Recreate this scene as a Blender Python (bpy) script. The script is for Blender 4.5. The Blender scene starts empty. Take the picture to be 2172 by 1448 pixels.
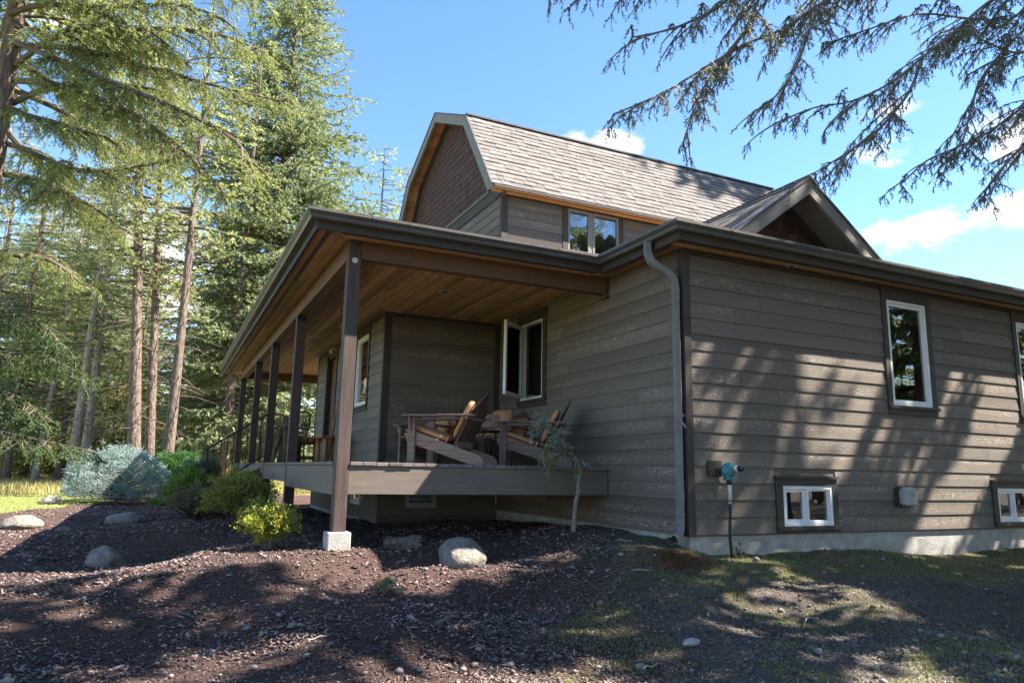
import bpy, math, random
import numpy as np
from mathutils import Vector, Matrix

# ---------------------------------------------------------------- camera, sky, sun, exposure
SC = bpy.context.scene
COL = SC.collection
cam_d = bpy.data.cameras.new('camera'); cam = bpy.data.objects.new('camera', cam_d); COL.objects.link(cam)
cam_d.sensor_fit = 'HORIZONTAL'; cam_d.sensor_width = 36.0; cam_d.lens = 25.158
cam_d.clip_start = 0.05; cam_d.clip_end = 2000
CR = Vector((0.90231583, -0.43063341, 0.01951972)); CU = Vector((-0.09386595, -0.15208125, 0.98390064)); CF = Vector((0.4207319, 0.88962136, 0.17764713))
CP = Vector((-4.97158, -6.11391, 0.61849))
cam.matrix_world = Matrix(((CR.x, CU.x, -CF.x, CP.x), (CR.y, CU.y, -CF.y, CP.y), (CR.z, CU.z, -CF.z, CP.z), (0, 0, 0, 1)))
SC.camera = cam
SUN = Vector((1.98, -1.0, 2.75)).normalized()
SUN_EL = math.asin(SUN.z); SUN_AZ = math.atan2(SUN.x, SUN.y)
sun_d = bpy.data.lights.new('sun', 'SUN'); sun = bpy.data.objects.new('sun', sun_d); COL.objects.link(sun)
sun_d.energy = 5.0; sun_d.angle = math.radians(0.5); sun_d.color = (1.0, 0.93, 0.83)
sun.rotation_euler = SUN.to_track_quat('Z', 'Y').to_euler(); sun.location = (8, -6, 18)
W = bpy.data.worlds.new('World'); SC.world = W; W.use_nodes = True
wn, wl = W.node_tree.nodes, W.node_tree.links
for n in list(wn): wn.remove(n)
w_out = wn.new('ShaderNodeOutputWorld'); w_bg = wn.new('ShaderNodeBackground'); w_bg.inputs[1].default_value = 0.086
sky = wn.new('ShaderNodeTexSky'); sky.sky_type = 'NISHITA'; sky.sun_disc = False
sky.sun_elevation = SUN_EL; sky.sun_rotation = SUN_AZ; sky.altitude = 900; sky.air_density = 1.0; sky.dust_density = 0.1; sky.ozone_density = 3.0
tc = wn.new('ShaderNodeTexCoord')
def wmath(op, a, b=None, c=None):
    n = wn.new('ShaderNodeMath'); n.operation = op
    for i, v in enumerate((a, b, c)):
        if v is None: continue
        if isinstance(v, (int, float)): n.inputs[i].default_value = v
        else: wl.new(v, n.inputs[i])
    return n.outputs[0]
# small fair-weather clouds: puffs at a few bearings plus a sparse low field, broken up by noise
sep = wn.new('ShaderNodeSeparateXYZ'); wl.new(tc.outputs['Generated'], sep.inputs[0])
field = None
for (dx, dy, dz), wid, hgt, amp in (((.7924, .535, .2932), .075, .026, 1.0), ((.8395, .4539, .2989), .075, .026, .95), ((.4996, .7532, .4279), .045, .026, 1.0), ((.4516, .7769, .4387), .035, .018, .75),
                                  ((.8207, .4304, .3758), .05, .035, .9), ((.7459, .5427, .3862), .045, .02, .7), ((.738, .52, .429), .05, .016, .6), ((-.0241, .969, .2458), .11, .04, .95), ((.0016, .9793, .2026), .12, .04, .9), ((-.137, .8635, .4853), .06, .04, .9),
                                  ((-.0683, .9596, .2728), .1, .04, .9)):
    d = Vector((dx, dy, dz)).normalized(); h = Vector((d.y, -d.x, 0)).normalized(); v = d.cross(h)
    def dotc(vec, s):
        n = wn.new('ShaderNodeVectorMath'); n.operation = 'DOT_PRODUCT'; wl.new(tc.outputs['Generated'], n.inputs[0]); n.inputs[1].default_value = vec
        return wmath('MULTIPLY', n.outputs['Value'], 1.0 / s)
    a = dotc(h, wid); b = dotc(v, hgt); f = dotc(d, 1.0)
    r2 = wmath('ADD', wmath('MULTIPLY', a, a), wmath('MULTIPLY', b, b))
    g = wmath('MULTIPLY', wmath('POWER', 2.718, wmath('MULTIPLY', r2, -1.0)), amp)
    g = wmath('MULTIPLY', g, wmath('GREATER_THAN', f, 0.0))
    field = g if field is None else wmath('MAXIMUM', field, g)
wmap = wn.new('ShaderNodeMapping'); wmap.inputs['Scale'].default_value = (1, 1, 2.0); wl.new(tc.outputs['Generated'], wmap.inputs[0])
cn = wn.new('ShaderNodeTexNoise'); cn.inputs['Scale'].default_value = 26; cn.inputs['Detail'].default_value = 8; cn.inputs['Roughness'].default_value = .58; wl.new(wmap.outputs[0], cn.inputs['Vector'])
cl = wn.new('ShaderNodeTexNoise'); cl.inputs['Scale'].default_value = 4; cl.inputs['Detail'].default_value = 3; wl.new(wmap.outputs[0], cl.inputs['Vector'])
low = wmath('MULTIPLY', wmath('MAXIMUM', wmath('SUBTRACT', cl.outputs[0], .6), 0.0), wmath('MULTIPLY', wmath('MAXIMUM', wmath('SUBTRACT', .5, sep.outputs[2]), 0.0), 6.0))
dens = wmath('ADD', wmath('MAXIMUM', field, low), wmath('MULTIPLY', wmath('SUBTRACT', cn.outputs[0], .5), 1.5))
ramp = wn.new('ShaderNodeMapRange'); ramp.interpolation_type = 'SMOOTHSTEP'; ramp.inputs[1].default_value = .36; ramp.inputs[2].default_value = .85; wl.new(dens, ramp.inputs[0])
cov = wmath('MULTIPLY', ramp.outputs[0], wmath('MINIMUM', wmath('MULTIPLY', wmath('MAXIMUM', field, low), 3.5), 0.92))
sat = wn.new('ShaderNodeHueSaturation'); sat.inputs['Saturation'].default_value = 1.1; sat.inputs['Value'].default_value = 1.0; wl.new(sky.outputs[0], sat.inputs['Color'])
cm = wn.new('ShaderNodeMixRGB'); wl.new(cov, cm.inputs[0]); wl.new(sat.outputs[0], cm.inputs[1]); cm.inputs[2].default_value = (3.7, 3.65, 3.8, 1)
wl.new(cm.outputs[0], w_bg.inputs[0]); wl.new(w_bg.outputs[0], w_out.inputs[0])
SC.view_settings.view_transform = 'Standard'; SC.view_settings.look = 'None'; SC.view_settings.exposure = 2.2; SC.view_settings.gamma = 1.0
SC.view_settings.use_curve_mapping = False
SC.cycles.use_denoising = True; SC.cycles.max_bounces = 7; SC.cycles.diffuse_bounces = 4; SC.cycles.transparent_max_bounces = 12
SC.cycles.glossy_bounces = 3; SC.cycles.transmission_bounces = 4; SC.cycles.sample_clamp_indirect = 6.0

rnd = random.Random(7)
# ---------------------------------------------------------------- materials
class NT:
    def __init__(s, name):
        s.m = bpy.data.materials.new(name); s.m.use_nodes = True; s.n = s.m.node_tree.nodes; s.l = s.m.node_tree.links
        s.b = s.n['Principled BSDF']; s.o = s.n['Material Output']
    def add(s, t, **kw):
        x = s.n.new(t)
        for k, v in kw.items(): setattr(x, k, v)
        return x
    def set(s, node, i, v):
        if isinstance(v, (int, float, tuple)): node.inputs[i].default_value = v
        else: s.l.new(v, node.inputs[i])
    def math(s, op, a, b=0.0, c=0.0):
        n = s.add('ShaderNodeMath', operation=op); s.set(n, 0, a); s.set(n, 1, b); s.set(n, 2, c); return n.outputs[0]
    def vmath(s, op, a, b):
        n = s.add('ShaderNodeVectorMath', operation=op); s.set(n, 0, a); s.set(n, 1, b); return n.outputs[0]
    def coord(s, scale=(1, 1, 1), which='Object', jitter=True):
        t = s.add('ShaderNodeTexCoord'); v = t.outputs[which]
        if jitter:
            oi = s.add('ShaderNodeObjectInfo'); c = s.add('ShaderNodeCombineXYZ')
            r = oi.outputs['Random']
            for i, k in enumerate((37.0, 19.0, 53.0)): s.l.new(s.math('MULTIPLY', r, k), c.inputs[i])
            v = s.vmath('ADD', v, c.outputs[0])
        m = s.add('ShaderNodeMapping'); m.inputs['Scale'].default_value = scale; s.l.new(v, m.inputs[0]); return m.outputs[0]
    def noise(s, vec, scale, detail=4, rough=.55, out=0, dist=0.0):
        n = s.add('ShaderNodeTexNoise'); n.inputs['Scale'].default_value = scale; n.inputs['Detail'].default_value = detail; n.inputs['Roughness'].default_value = rough; n.inputs['Distortion'].default_value = dist
        s.l.new(vec, n.inputs['Vector']); return n.outputs[out]
    def rng(s, v, a, b, c=0.0, d=1.0, smooth=False):
        n = s.add('ShaderNodeMapRange', clamp=True)
        if smooth: n.interpolation_type = 'SMOOTHSTEP'
        s.l.new(v, n.inputs[0]); n.inputs[1].default_value = a; n.inputs[2].default_value = b; n.inputs[3].default_value = c; n.inputs[4].default_value = d; return n.outputs[0]
    def mix(s, f, a, b, t='MIX'):
        n = s.add('ShaderNodeMixRGB', blend_type=t); s.set(n, 0, f)
        for i, v in ((1, a), (2, b)):
            if isinstance(v, tuple): n.inputs[i].default_value = (*v[:3], 1)
            else: s.l.new(v, n.inputs[i])
        return n.outputs[0]
    def bright(s, col, fac):
        n = s.add('ShaderNodeHueSaturation'); s.l.new(col, n.inputs['Color']); s.set(n, 'Value', fac); return n.outputs[0]
    def bump(s, h, dist=.01, st=1.0):
        n = s.add('ShaderNodeBump'); n.inputs['Distance'].default_value = dist; n.inputs['Strength'].default_value = st; s.l.new(h, n.inputs['Height']); s.l.new(n.outputs[0], s.b.inputs['Normal'])
    def base(s, c, rough=.7, spec=.3, metal=0.0):
        s.set(s.b, 'Base Color', c if not isinstance(c, tuple) else (*c[:3], 1)); s.set(s.b, 'Roughness', rough); s.b.inputs['Specular IOR Level'].default_value = spec; s.b.inputs['Metallic'].default_value = metal
        return s.m
def sc3(c, k): return tuple(x * k for x in c)
def plain(name, col, rough=.65, var=.18, scale=6, stretch=(1, 1, 1), rand=.0, bump=0.0, bscale=60, spec=.3, metal=0.0, col2=None):
    t = NT(name); v = t.coord(stretch)
    f = t.rng(t.noise(v, scale, 6, .6), .3, .7)
    c = t.mix(f, sc3(col, 1 - var), col2 or sc3(col, 1 + var))
    if rand:
        oi = t.add('ShaderNodeObjectInfo'); c = t.bright(c, t.rng(oi.outputs['Random'], 0, 1, 1 - rand, 1 + rand))
    if bump: t.bump(t.noise(v, bscale, 5, .6), bump)
    rr = t.rng(t.noise(v, scale * 2.3, 3), .3, .7, rough - .07, rough + .07)
    return t.base(c, rr, spec, metal)
def woody(name, dark, light, along=1.0, across=14.0, rough=.65, knots=0.0, rand=.2, bump=.002, axis=0):
    """sawn wood: long fibres on the local axis, optional knots, each piece its own shade"""
    t = NT(name); st = [across] * 3; st[axis] = along
    v = t.coord(tuple(st)); f1 = t.noise(v, 2.2, 8, .65); f2 = t.noise(v, 9.0, 4, .6)
    f = t.rng(t.math('ADD', t.math('MULTIPLY', f1, .7), t.math('MULTIPLY', f2, .3)), .36, .64)
    c = t.mix(f, dark, light)
    if knots:
        kst = [9.0] * 3; kst[axis] = 2.6
        vo = t.add('ShaderNodeTexVoronoi'); vo.inputs['Scale'].default_value = 1.0; t.l.new(t.coord(tuple(kst)), vo.inputs['Vector'])
        k = t.rng(vo.outputs['Distance'], .05, .2, 1.0, 0.0, True); c = t.mix(t.math('MULTIPLY', k, knots), c, sc3(dark, .45))
    oi = t.add('ShaderNodeObjectInfo'); c = t.bright(c, t.rng(oi.outputs['Random'], 0, 1, 1 - rand, 1 + rand))
    if bump: t.bump(f2, bump)
    return t.base(c, rough, .25)
def siding_mat(name, dark, light, amount=1.0):
    """stained fibre-cement lap board: raised cathedral grain shows paler than the ground, in bands"""
    t = NT(name); v = t.coord((1, 1, 1)); sx = t.add('ShaderNodeSeparateXYZ'); t.l.new(v, sx.inputs[0])
    x, z = sx.outputs[0], sx.outputs[2]
    tc0 = t.add('ShaderNodeTexCoord'); s0 = t.add('ShaderNodeSeparateXYZ'); t.l.new(tc0.outputs['Object'], s0.inputs[0])
    oi = t.add('ShaderNodeObjectInfo')
    cc = t.add('ShaderNodeCombineXYZ'); t.l.new(t.math('MULTIPLY', x, 3.2), cc.inputs[0]); t.l.new(t.math('MULTIPLY', z, 9.0), cc.inputs[2])
    n1 = t.noise(cc.outputs[0], 1.0, 3, .5)
    band = t.math('ADD', t.math('MULTIPLY', z, 30.0), t.math('MULTIPLY', n1, 13.0))
    rings = t.math('SINE', t.math('MULTIPLY', band, 6.283 * 1.05))
    fine = t.noise(t.coord((5, 60, 60)), 3.0, 5, .65)
    lines = t.rng(t.math('ADD', rings, t.math('MULTIPLY', t.math('SUBTRACT', fine, .5), 1.2)), .05, .75, 0, 1, True)
    # the figure sits in a wandering band on each board
    cen = t.math('ADD', t.math('MULTIPLY', t.math('SUBTRACT', oi.outputs['Random'], .5), .14), t.math('MULTIPLY', t.math('SUBTRACT', t.noise(t.coord((.55, 0, 0)), 1.0, 2), .5), .16))
    wv = t.math('ABSOLUTE', t.math('SUBTRACT', s0.outputs[2], cen))
    mask = t.rng(wv, .02, .07, 1.0, 0.08, True)
    mask = t.math('MULTIPLY', mask, t.rng(t.noise(t.coord((.8, 0, 0)), 1.0, 2), .38, .6, .25, 1.0))
    own = t.rng(t.math('FRACT', t.math('MULTIPLY', oi.outputs['Random'], 7.31)), 0, 1, .15, 1.15)
    fac = t.math('MULTIPLY', t.math('MULTIPLY', t.math('MULTIPLY', lines, mask), amount), own)
    ground = t.mix(t.rng(fine, .35, .68), sc3(dark, .84), sc3(dark, 1.2))
    big = t.noise(t.coord((.7, 3, 3), jitter=False), 1.2, 3)
    c = t.mix(fac, ground, light); c = t.bright(c, t.rng(big, .3, .7, .9, 1.1)); c = t.bright(c, t.rng(oi.outputs['Random'], 0, 1, .84, 1.16))
    t.bump(t.math('ADD', t.math('MULTIPLY', lines, mask), t.math('MULTIPLY', fine, .5)), .0025)
    return t.base(c, .62, .3)
def leaf_mat(name, c1, c2, trans=.35, sat_var=.25, clump=1.2):
    t = NT(name); v = t.coord((1, 1, 1)); g = t.add('ShaderNodeNewGeometry')
    f = t.math('ADD', t.math('MULTIPLY', t.rng(t.noise(v, clump, 3), .3, .7), .6), t.math('MULTIPLY', g.outputs['Random Per Island'], .4))
    c = t.mix(f, c1, c2); c = t.bright(c, t.rng(g.outputs['Random Per Island'], 0, 1, 1 - sat_var, 1 + sat_var))
    m = t.base(c, .55, .25)
    tr = t.add('ShaderNodeBsdfTranslucent'); t.l.new(t.mix(1.0, c, (1.25, 1.2, .75), 'MULTIPLY'), tr.inputs[0])
    ms = t.add('ShaderNodeMixShader'); ms.inputs[0].default_value = trans; t.l.new(t.b.outputs[0], ms.inputs[1]); t.l.new(tr.outputs[0], ms.inputs[2]); t.l.new(ms.outputs[0], t.o.inputs[0])
    return m
def glass_mat():
    t = NT('window_glass'); fr = t.add('ShaderNodeFresnel'); fr.inputs[0].default_value = 1.6
    f = t.math('MINIMUM', t.math('ADD', t.math('MULTIPLY', fr.outputs[0], 1.7), .06), 1.0)
    tr = t.add('ShaderNodeBsdfTransparent'); tr.inputs[0].default_value = (.62, .66, .66, 1)
    gl = t.add('ShaderNodeBsdfGlossy'); gl.inputs[0].default_value = (1, 1, 1, 1); gl.inputs[1].default_value = .015
    wob = t.noise(t.coord((1, 1, 1)), 2.0, 2); bp = t.add('ShaderNodeBump'); bp.inputs['Distance'].default_value = .004; bp.inputs['Strength'].default_value = .6; t.l.new(wob, bp.inputs['Height']); t.l.new(bp.outputs[0], gl.inputs['Normal'])
    ms = t.add('ShaderNodeMixShader'); t.l.new(f, ms.inputs[0]); t.l.new(tr.outputs[0], ms.inputs[1]); t.l.new(gl.outputs[0], ms.inputs[2]); t.l.new(ms.outputs[0], t.o.inputs[0])
    return t.m
def bark_mat(name, dark, light, sc=1.0):
    t = NT(name); v = t.coord((7 * sc, 7 * sc, 2.0 * sc)); n = t.noise(v, 2.0, 7, .7)
    vo = t.add('ShaderNodeTexVoronoi'); vo.inputs['Scale'].default_value = 2.2; t.l.new(v, vo.inputs['Vector'])
    c = t.mix(t.rng(n, .32, .66), dark, light); c = t.mix(t.rng(vo.outputs['Distance'], .1, .5, .5, 0), c, sc3(dark, .4))
    t.bump(t.math('ADD', n, vo.outputs['Distance']), .03); return t.base(c, .9, .1)
M = {}
M['siding'] = siding_mat('siding_stain', (.138, .113, .093), (.33, .272, .218), 1.05)
M['trim'] = plain('trim_paint', (.056, .045, .037), .6, .1, 5, bump=.0006, bscale=90)
M['barge'] = plain('barge_paint', (.22, .205, .182), .6, .12, 4, bump=.0006, bscale=80)
M['metal'] = plain('gutter_metal', (.085, .077, .069), .38, .2, 3, spec=.5)
M['downspout'] = plain('downspout_metal', (.15, .143, .135), .4, .16, 4, spec=.5)
M['dark_metal'] = plain('flashing_metal', (.05, .042, .038), .45, .15, 5, spec=.5)
M['vinyl'] = plain('white_vinyl', (.74, .74, .74), .35, .03, 4, spec=.45)
M['glass'] = glass_mat()
M['interior'] = plain('room_paint', (.12, .11, .1), .9, .1, 2)
M['cedar'] = woody('cedar_soffit', (.27, .15, .066), (.48, .30, .145), .7, 12, knots=.6, rand=.34, axis=0)
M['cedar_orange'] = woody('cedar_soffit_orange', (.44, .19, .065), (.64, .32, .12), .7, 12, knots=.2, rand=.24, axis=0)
M['beam'] = woody('fir_beam', (.10, .054, .034), (.18, .10, .062), .5, 9, knots=.4, rand=.06, axis=0)
M['post'] = woody('stained_post', (.05, .034, .029), (.10, .07, .062), .7, 16, rand=.06, axis=2)
M['deck'] = woody('weathered_deck', (.12, .095, .088), (.20, .165, .155), .8, 16, rand=.2, axis=1)
M['deckfascia'] = plain('deck_fascia_paint', (.15, .124, .10), .65, .14, 3, (1, 1, 10), bump=.002, bscale=20)
M['concrete'] = plain('concrete', (.36, .34, .315), .9, .26, 7, bump=.006, bscale=45)
M['shingle'] = plain('asphalt_shingle', (.168, .15, .139), .92, .2, 3, rand=.13, bump=.004, bscale=160, spec=.1)
M['shingle2'] = plain('asphalt_shingle_wing', (.158, .146, .138), .92, .2, 4, bump=.004, bscale=160, spec=.1)
M['shake'] = woody('cedar_shake', (.045, .022, .016), (.12, .06, .043), 1.0, 14, rand=.4, axis=2)
M['door'] = woody('stained_door', (.10, .03, .015), (.17, .06, .03), 1.0, 12, rand=.0, axis=2)
M['lamp_trim'] = plain('light_ring', (.6, .58, .54), .4, .03, 4)
M['black'] = plain('black_iron', (.02, .018, .017), .5, .2, 8)
M['iron_brown'] = plain('brown_iron', (.045, .027, .02), .5, .2, 8)
M['chair'] = woody('weathered_chair_wood', (.125, .078, .058), (.29, .205, .165), 1.2, 18, rand=.16, axis=0)
M['chair_dark'] = woody('weathered_back_slat', (.06, .034, .026), (.15, .092, .075), 1.2, 18, rand=.2, axis=2)
M['cushion'] = plain('tan_canvas', (.47, .235, .115), .9, .14, 5, rand=.06, bump=.003, bscale=30)
M['pillow'] = plain('woven_pillow', (.30, .17, .12), .9, .25, 9, (1, 6, 1), bump=.004, bscale=40)
M['log'] = woody('peeled_log', (.24, .12, .05), (.44, .25, .12), 1.0, 9, rand=.12, axis=2)
M['stump'] = bark_mat('driftwood', (.08, .05, .035), (.22, .15, .10), 2.0)
M['twig'] = plain('willow_twig', (.075, .05, .04), .8, .3, 9)
M['wicker'] = plain('bronze_wicker', (.075, .055, .04), .55, .25, 20)
M['teal'] = plain('teal_enamel', (.035, .19, .21), .4, .1, 9, spec=.5)
M['white'] = plain('white_plastic', (.7, .7, .68), .45, .05, 9)
M['tape'] = plain('wrapped_tape', (.55, .54, .52), .6, .15, 30)
M['hose'] = plain('black_pipe', (.02, .02, .02), .45, .2, 9)
M['vent'] = plain('grey_vent_plastic', (.33, .33, .32), .5, .1, 9)
M['rock'] = plain('granite', (.20, .18, .155), .92, .4, 11, bump=.035, bscale=26)
M['driftlog'] = bark_mat('grey_log', (.10, .09, .078), (.27, .245, .21), 2.5)
M['bark'] = bark_mat('conifer_bark', (.085, .06, .048), (.24, .18, .145))
M['bark_pale'] = bark_mat('pale_bark', (.19, .155, .13), (.42, .36, .31))
M['branch'] = plain('branch_bark', (.12, .092, .07), .9, .3, 5)
M['branch_grey'] = plain('branch_bark_grey', (.20, .17, .145), .9, .25, 5)
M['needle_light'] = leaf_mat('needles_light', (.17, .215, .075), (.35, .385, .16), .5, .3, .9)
M['needle_fir'] = leaf_mat('needles_fir', (.12, .16, .085), (.28, .32, .18), .42, .3, .5)
M['needle_far'] = leaf_mat('needles_forest', (.17, .205, .095), (.38, .40, .215), .58, .3, .35)
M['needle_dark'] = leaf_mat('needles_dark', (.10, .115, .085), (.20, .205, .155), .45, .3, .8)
M['needle_shaded'] = leaf_mat('needles_shaded', (.035, .075, .025), (.10, .15, .055), .35, .3, .8)  # left tree's low limbs: their shade is put into this darker needle colour
M['needle_blue'] = leaf_mat('needles_blue', (.15, .22, .22), (.38, .47, .46), .2, .35, 5.0)
M['leaf_yellow'] = leaf_mat('leaves_yellow', (.17, .22, .035), (.42, .42, .07), .45, .25, 3.0)
M['leaf_olive'] = leaf_mat('leaves_olive', (.14, .175, .045), (.34, .32, .10), .4, .3, 3.0)
M['leaf_green'] = leaf_mat('leaves_green', (.075, .15, .03), (.21, .31, .06), .4, .3, 3.0)
M['leaf_boxwood'] = leaf_mat('leaves_boxwood', (.035, .105, .03), (.10, .20, .065), .3, .3, 3.0)
M['leaf_grey'] = leaf_mat('leaves_greygreen', (.06, .12, .07), (.15, .22, .13), .3, .3, 3.0)
M['leaf_twiggy'] = leaf_mat('leaves_twiggy', (.10, .11, .06), (.20, .19, .13), .3, .3, 3.0)
M['leaf_far'] = leaf_mat('leaves_far', (.15, .20, .06), (.36, .38, .16), .55, .3, .8)
M['petal'] = leaf_mat('petals_yellow', (.60, .42, .02), (.75, .58, .06), .4, .1, 5)
M['grass'] = leaf_mat('grass_blades', (.085, .14, .035), (.27, .28, .09), .4, .3, 2.0)
M['grass_dry'] = leaf_mat('grass_meadow', (.36, .33, .12), (.62, .53, .27), .45, .25, .6)
M['lawn'] = leaf_mat('lawn_blades', (.24, .29, .09), (.44, .45, .18), .4, .2, .8)
M['chip'] = leaf_mat('bark_chips', (.05, .037, .034), (.25, .182, .162), .0, .75, 1.2)
M['needle_litter'] = plain('rust_needles', (.20, .075, .035), .9, .4, 12)
M['clod'] = plain('dirt_clod', (.105, .085, .07), .95, .4, 14)
M['stick'] = plain('pale_twig', (.34, .29, .25), .85, .2, 9)
M['pebble'] = plain('pebble', (.26, .235, .21), .85, .3, 9, rand=.3)
# ---------------------------------------------------------------- geometry helpers
class MB:
    def __init__(s): s.v = []; s.f = []
    def add(s, vs, fs):
        o = len(s.v); s.v += [tuple(p) for p in vs]; s.f += [tuple(i + o for i in q) for q in fs]; return s
    def box(s, x0, x1, y0, y1, z0, z1):
        return s.add([(x0, y0, z0), (x1, y0, z0), (x1, y1, z0), (x0, y1, z0), (x0, y0, z1), (x1, y0, z1), (x1, y1, z1), (x0, y1, z1)],
                     [(0, 3, 2, 1), (4, 5, 6, 7), (0, 1, 5, 4), (1, 2, 6, 5), (2, 3, 7, 6), (3, 0, 4, 7)])
    def bar(s, a, b, w, h, up=(0, 0, 1)):
        """rectangular bar from a to b, w across, h along up"""
        a, b = Vector(a), Vector(b); d = (b - a).normalized(); u = Vector(up); r = d.cross(u).normalized(); u = r.cross(d)
        r *= w / 2; u *= h / 2
        vs = [p + i * r + j * u for p in (a, b) for i, j in ((-1, -1), (1, -1), (1, 1), (-1, 1))]
        return s.add(vs, [(0, 1, 2, 3), (7, 6, 5, 4), (0, 4, 5, 1), (1, 5, 6, 2), (2, 6, 7, 3), (3, 7, 4, 0)])
    def prism(s, poly, t0, t1, axes):
        """polygon (a,b) extruded from t0 to t1; axes maps (a,b,t) to xyz"""
        n = len(poly); vs = [axes(a, b, t0) for a, b in poly] + [axes(a, b, t1) for a, b in poly]
        return s.add(vs, [tuple(range(n)), tuple(range(2 * n - 1, n - 1, -1))] + [(i, i + n, (i + 1) % n + n, (i + 1) % n) for i in range(n)])
    def tube(s, pts, rad, n=8, cap=True, ry=None):
        P = [Vector(p) for p in pts]; o = len(s.v); m = len(P)
        R = rad if isinstance(rad, (list, tuple)) else [rad] * m
        pu = None
        for i, p in enumerate(P):
            d = (P[min(i + 1, m - 1)] - P[max(i - 1, 0)]).normalized()
            if pu is None:
                pu = Vector((0, 0, 1)) if abs(d.z) < .9 else Vector((1, 0, 0))
            r = d.cross(pu).normalized(); u = r.cross(d).normalized(); pu = u
            for k in range(n):
                a = 2 * math.pi * k / n; s.v.append(tuple(p + r * (math.cos(a) * R[i]) + u * (math.sin(a) * (R[i] if ry is None else ry))))
        for i in range(m - 1):
            for k in range(n):
                a = o + i * n + k; b = o + i * n + (k + 1) % n; s.f.append((a, b, b + n, a + n))
        if cap: s.f.append(tuple(o + k for k in range(n))[::-1]); s.f.append(tuple(o + (m - 1) * n + k for k in range(n)))
        return s
    def lathe(s, prof, n=16, c=(0, 0, 0), axis='z', wob=None):
        o = len(s.v)
        for r, h in prof:
            for k in range(n):
                a = 2 * math.pi * k / n; x, y = r * math.cos(a), r * math.sin(a)
                p = {'z': (x, y, h), 'y': (x, h, y), 'x': (h, x, y)}[axis]; s.v.append((c[0] + p[0], c[1] + p[1], c[2] + p[2]))
        for i in range(len(prof) - 1):
            for k in range(n):
                a = o + i * n + k; b = o + i * n + (k + 1) % n; s.f.append((a, b, b + n, a + n))
        s.f.append(tuple(o + k for k in range(n))[::-1]); e = o + (len(prof) - 1) * n; s.f.append(tuple(e + k for k in range(n)))
        return s
    def mesh(s, name, smooth=False):
        me = bpy.data.meshes.new(name); me.from_pydata(s.v, [], s.f)
        if smooth: me.polygons.foreach_set('use_smooth', [True] * len(me.polygons))
        me.validate(); fix_normals(me); return me
    def build(s, name, mat, parent=None, smooth=False, bevel=0.0, loc=None):
        return link(name, s.mesh(name, smooth), mat, parent, bevel=bevel, loc=loc)
import bmesh
def fix_normals(me):
    bm = bmesh.new(); bm.from_mesh(me); bmesh.ops.recalc_face_normals(bm, faces=bm.faces); bm.to_mesh(me); bm.free()
def link(name, me, mat, parent=None, mtx=None, bevel=0.0, loc=None):
    o = bpy.data.objects.new(name, me); COL.objects.link(o)
    if mat is not None and not me.materials: me.materials.append(M[mat] if isinstance(mat, str) else mat)
    if parent is not None: o.parent = parent
    if mtx is not None: o.matrix_local = mtx
    if loc is not None: o.location = loc
    if bevel:
        b = o.modifiers.new('bevel', 'BEVEL'); b.width = bevel; b.segments = 2; b.limit_method = 'ANGLE'
    return o
def npmesh(name, V, F, smooth=False):
    """numpy verts (n,3) and faces (m,k) to a mesh"""
    V = np.asarray(V, np.float32); F = np.asarray(F, np.int32); k = F.shape[1]
    me = bpy.data.meshes.new(name); me.vertices.add(len(V)); me.vertices.foreach_set('co', V.ravel())
    me.loops.add(F.size); me.loops.foreach_set('vertex_index', F.ravel())
    me.polygons.add(len(F)); me.polygons.foreach_set('loop_start', np.arange(0, F.size, k, dtype=np.int32)); me.polygons.foreach_set('loop_total', np.full(len(F), k, np.int32))
    if smooth: me.polygons.foreach_set('use_smooth', np.ones(len(F), bool))
    me.update(calc_edges=True); return me
def empty(name, label, cat, loc=(0, 0, 0), rz=0.0, group=None):
    o = bpy.data.objects.new(name, None); COL.objects.link(o); o.empty_display_size = .2; o.location = loc; o.rotation_euler = (0, 0, rz); return tag(o, label, cat, group)
def tag(o, label=None, cat=None, group=None, kind=None):
    for k, v in (('label', label), ('category', cat), ('group', group), ('kind', kind)):
        if v: o[k] = v
    return o
def copy_tree(o, parent=None):
    c = o.copy(); COL.objects.link(c); c.parent = parent
    for ch in list(o.children): copy_tree(ch, c)
    return c
def interp_noise(x, y, seed=0):
    """cheap smooth value noise on arrays"""
    xi = np.floor(x).astype(np.int64); yi = np.floor(y).astype(np.int64); fx = x - xi; fy = y - yi; fx = fx * fx * (3 - 2 * fx); fy = fy * fy * (3 - 2 * fy)
    def h(a, b):
        n = (a * 374761393 + b * 668265263 + seed * 974634777) & 0x7fffffff; n = ((n ^ (n >> 13)) * 1274126177) & 0x7fffffff; return ((n ^ (n >> 16)) & 0xffff) / 65535.0
    return (h(xi, yi) * (1 - fx) + h(xi + 1, yi) * fx) * (1 - fy) + (h(xi, yi + 1) * (1 - fx) + h(xi + 1, yi + 1) * fx) * fy
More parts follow.
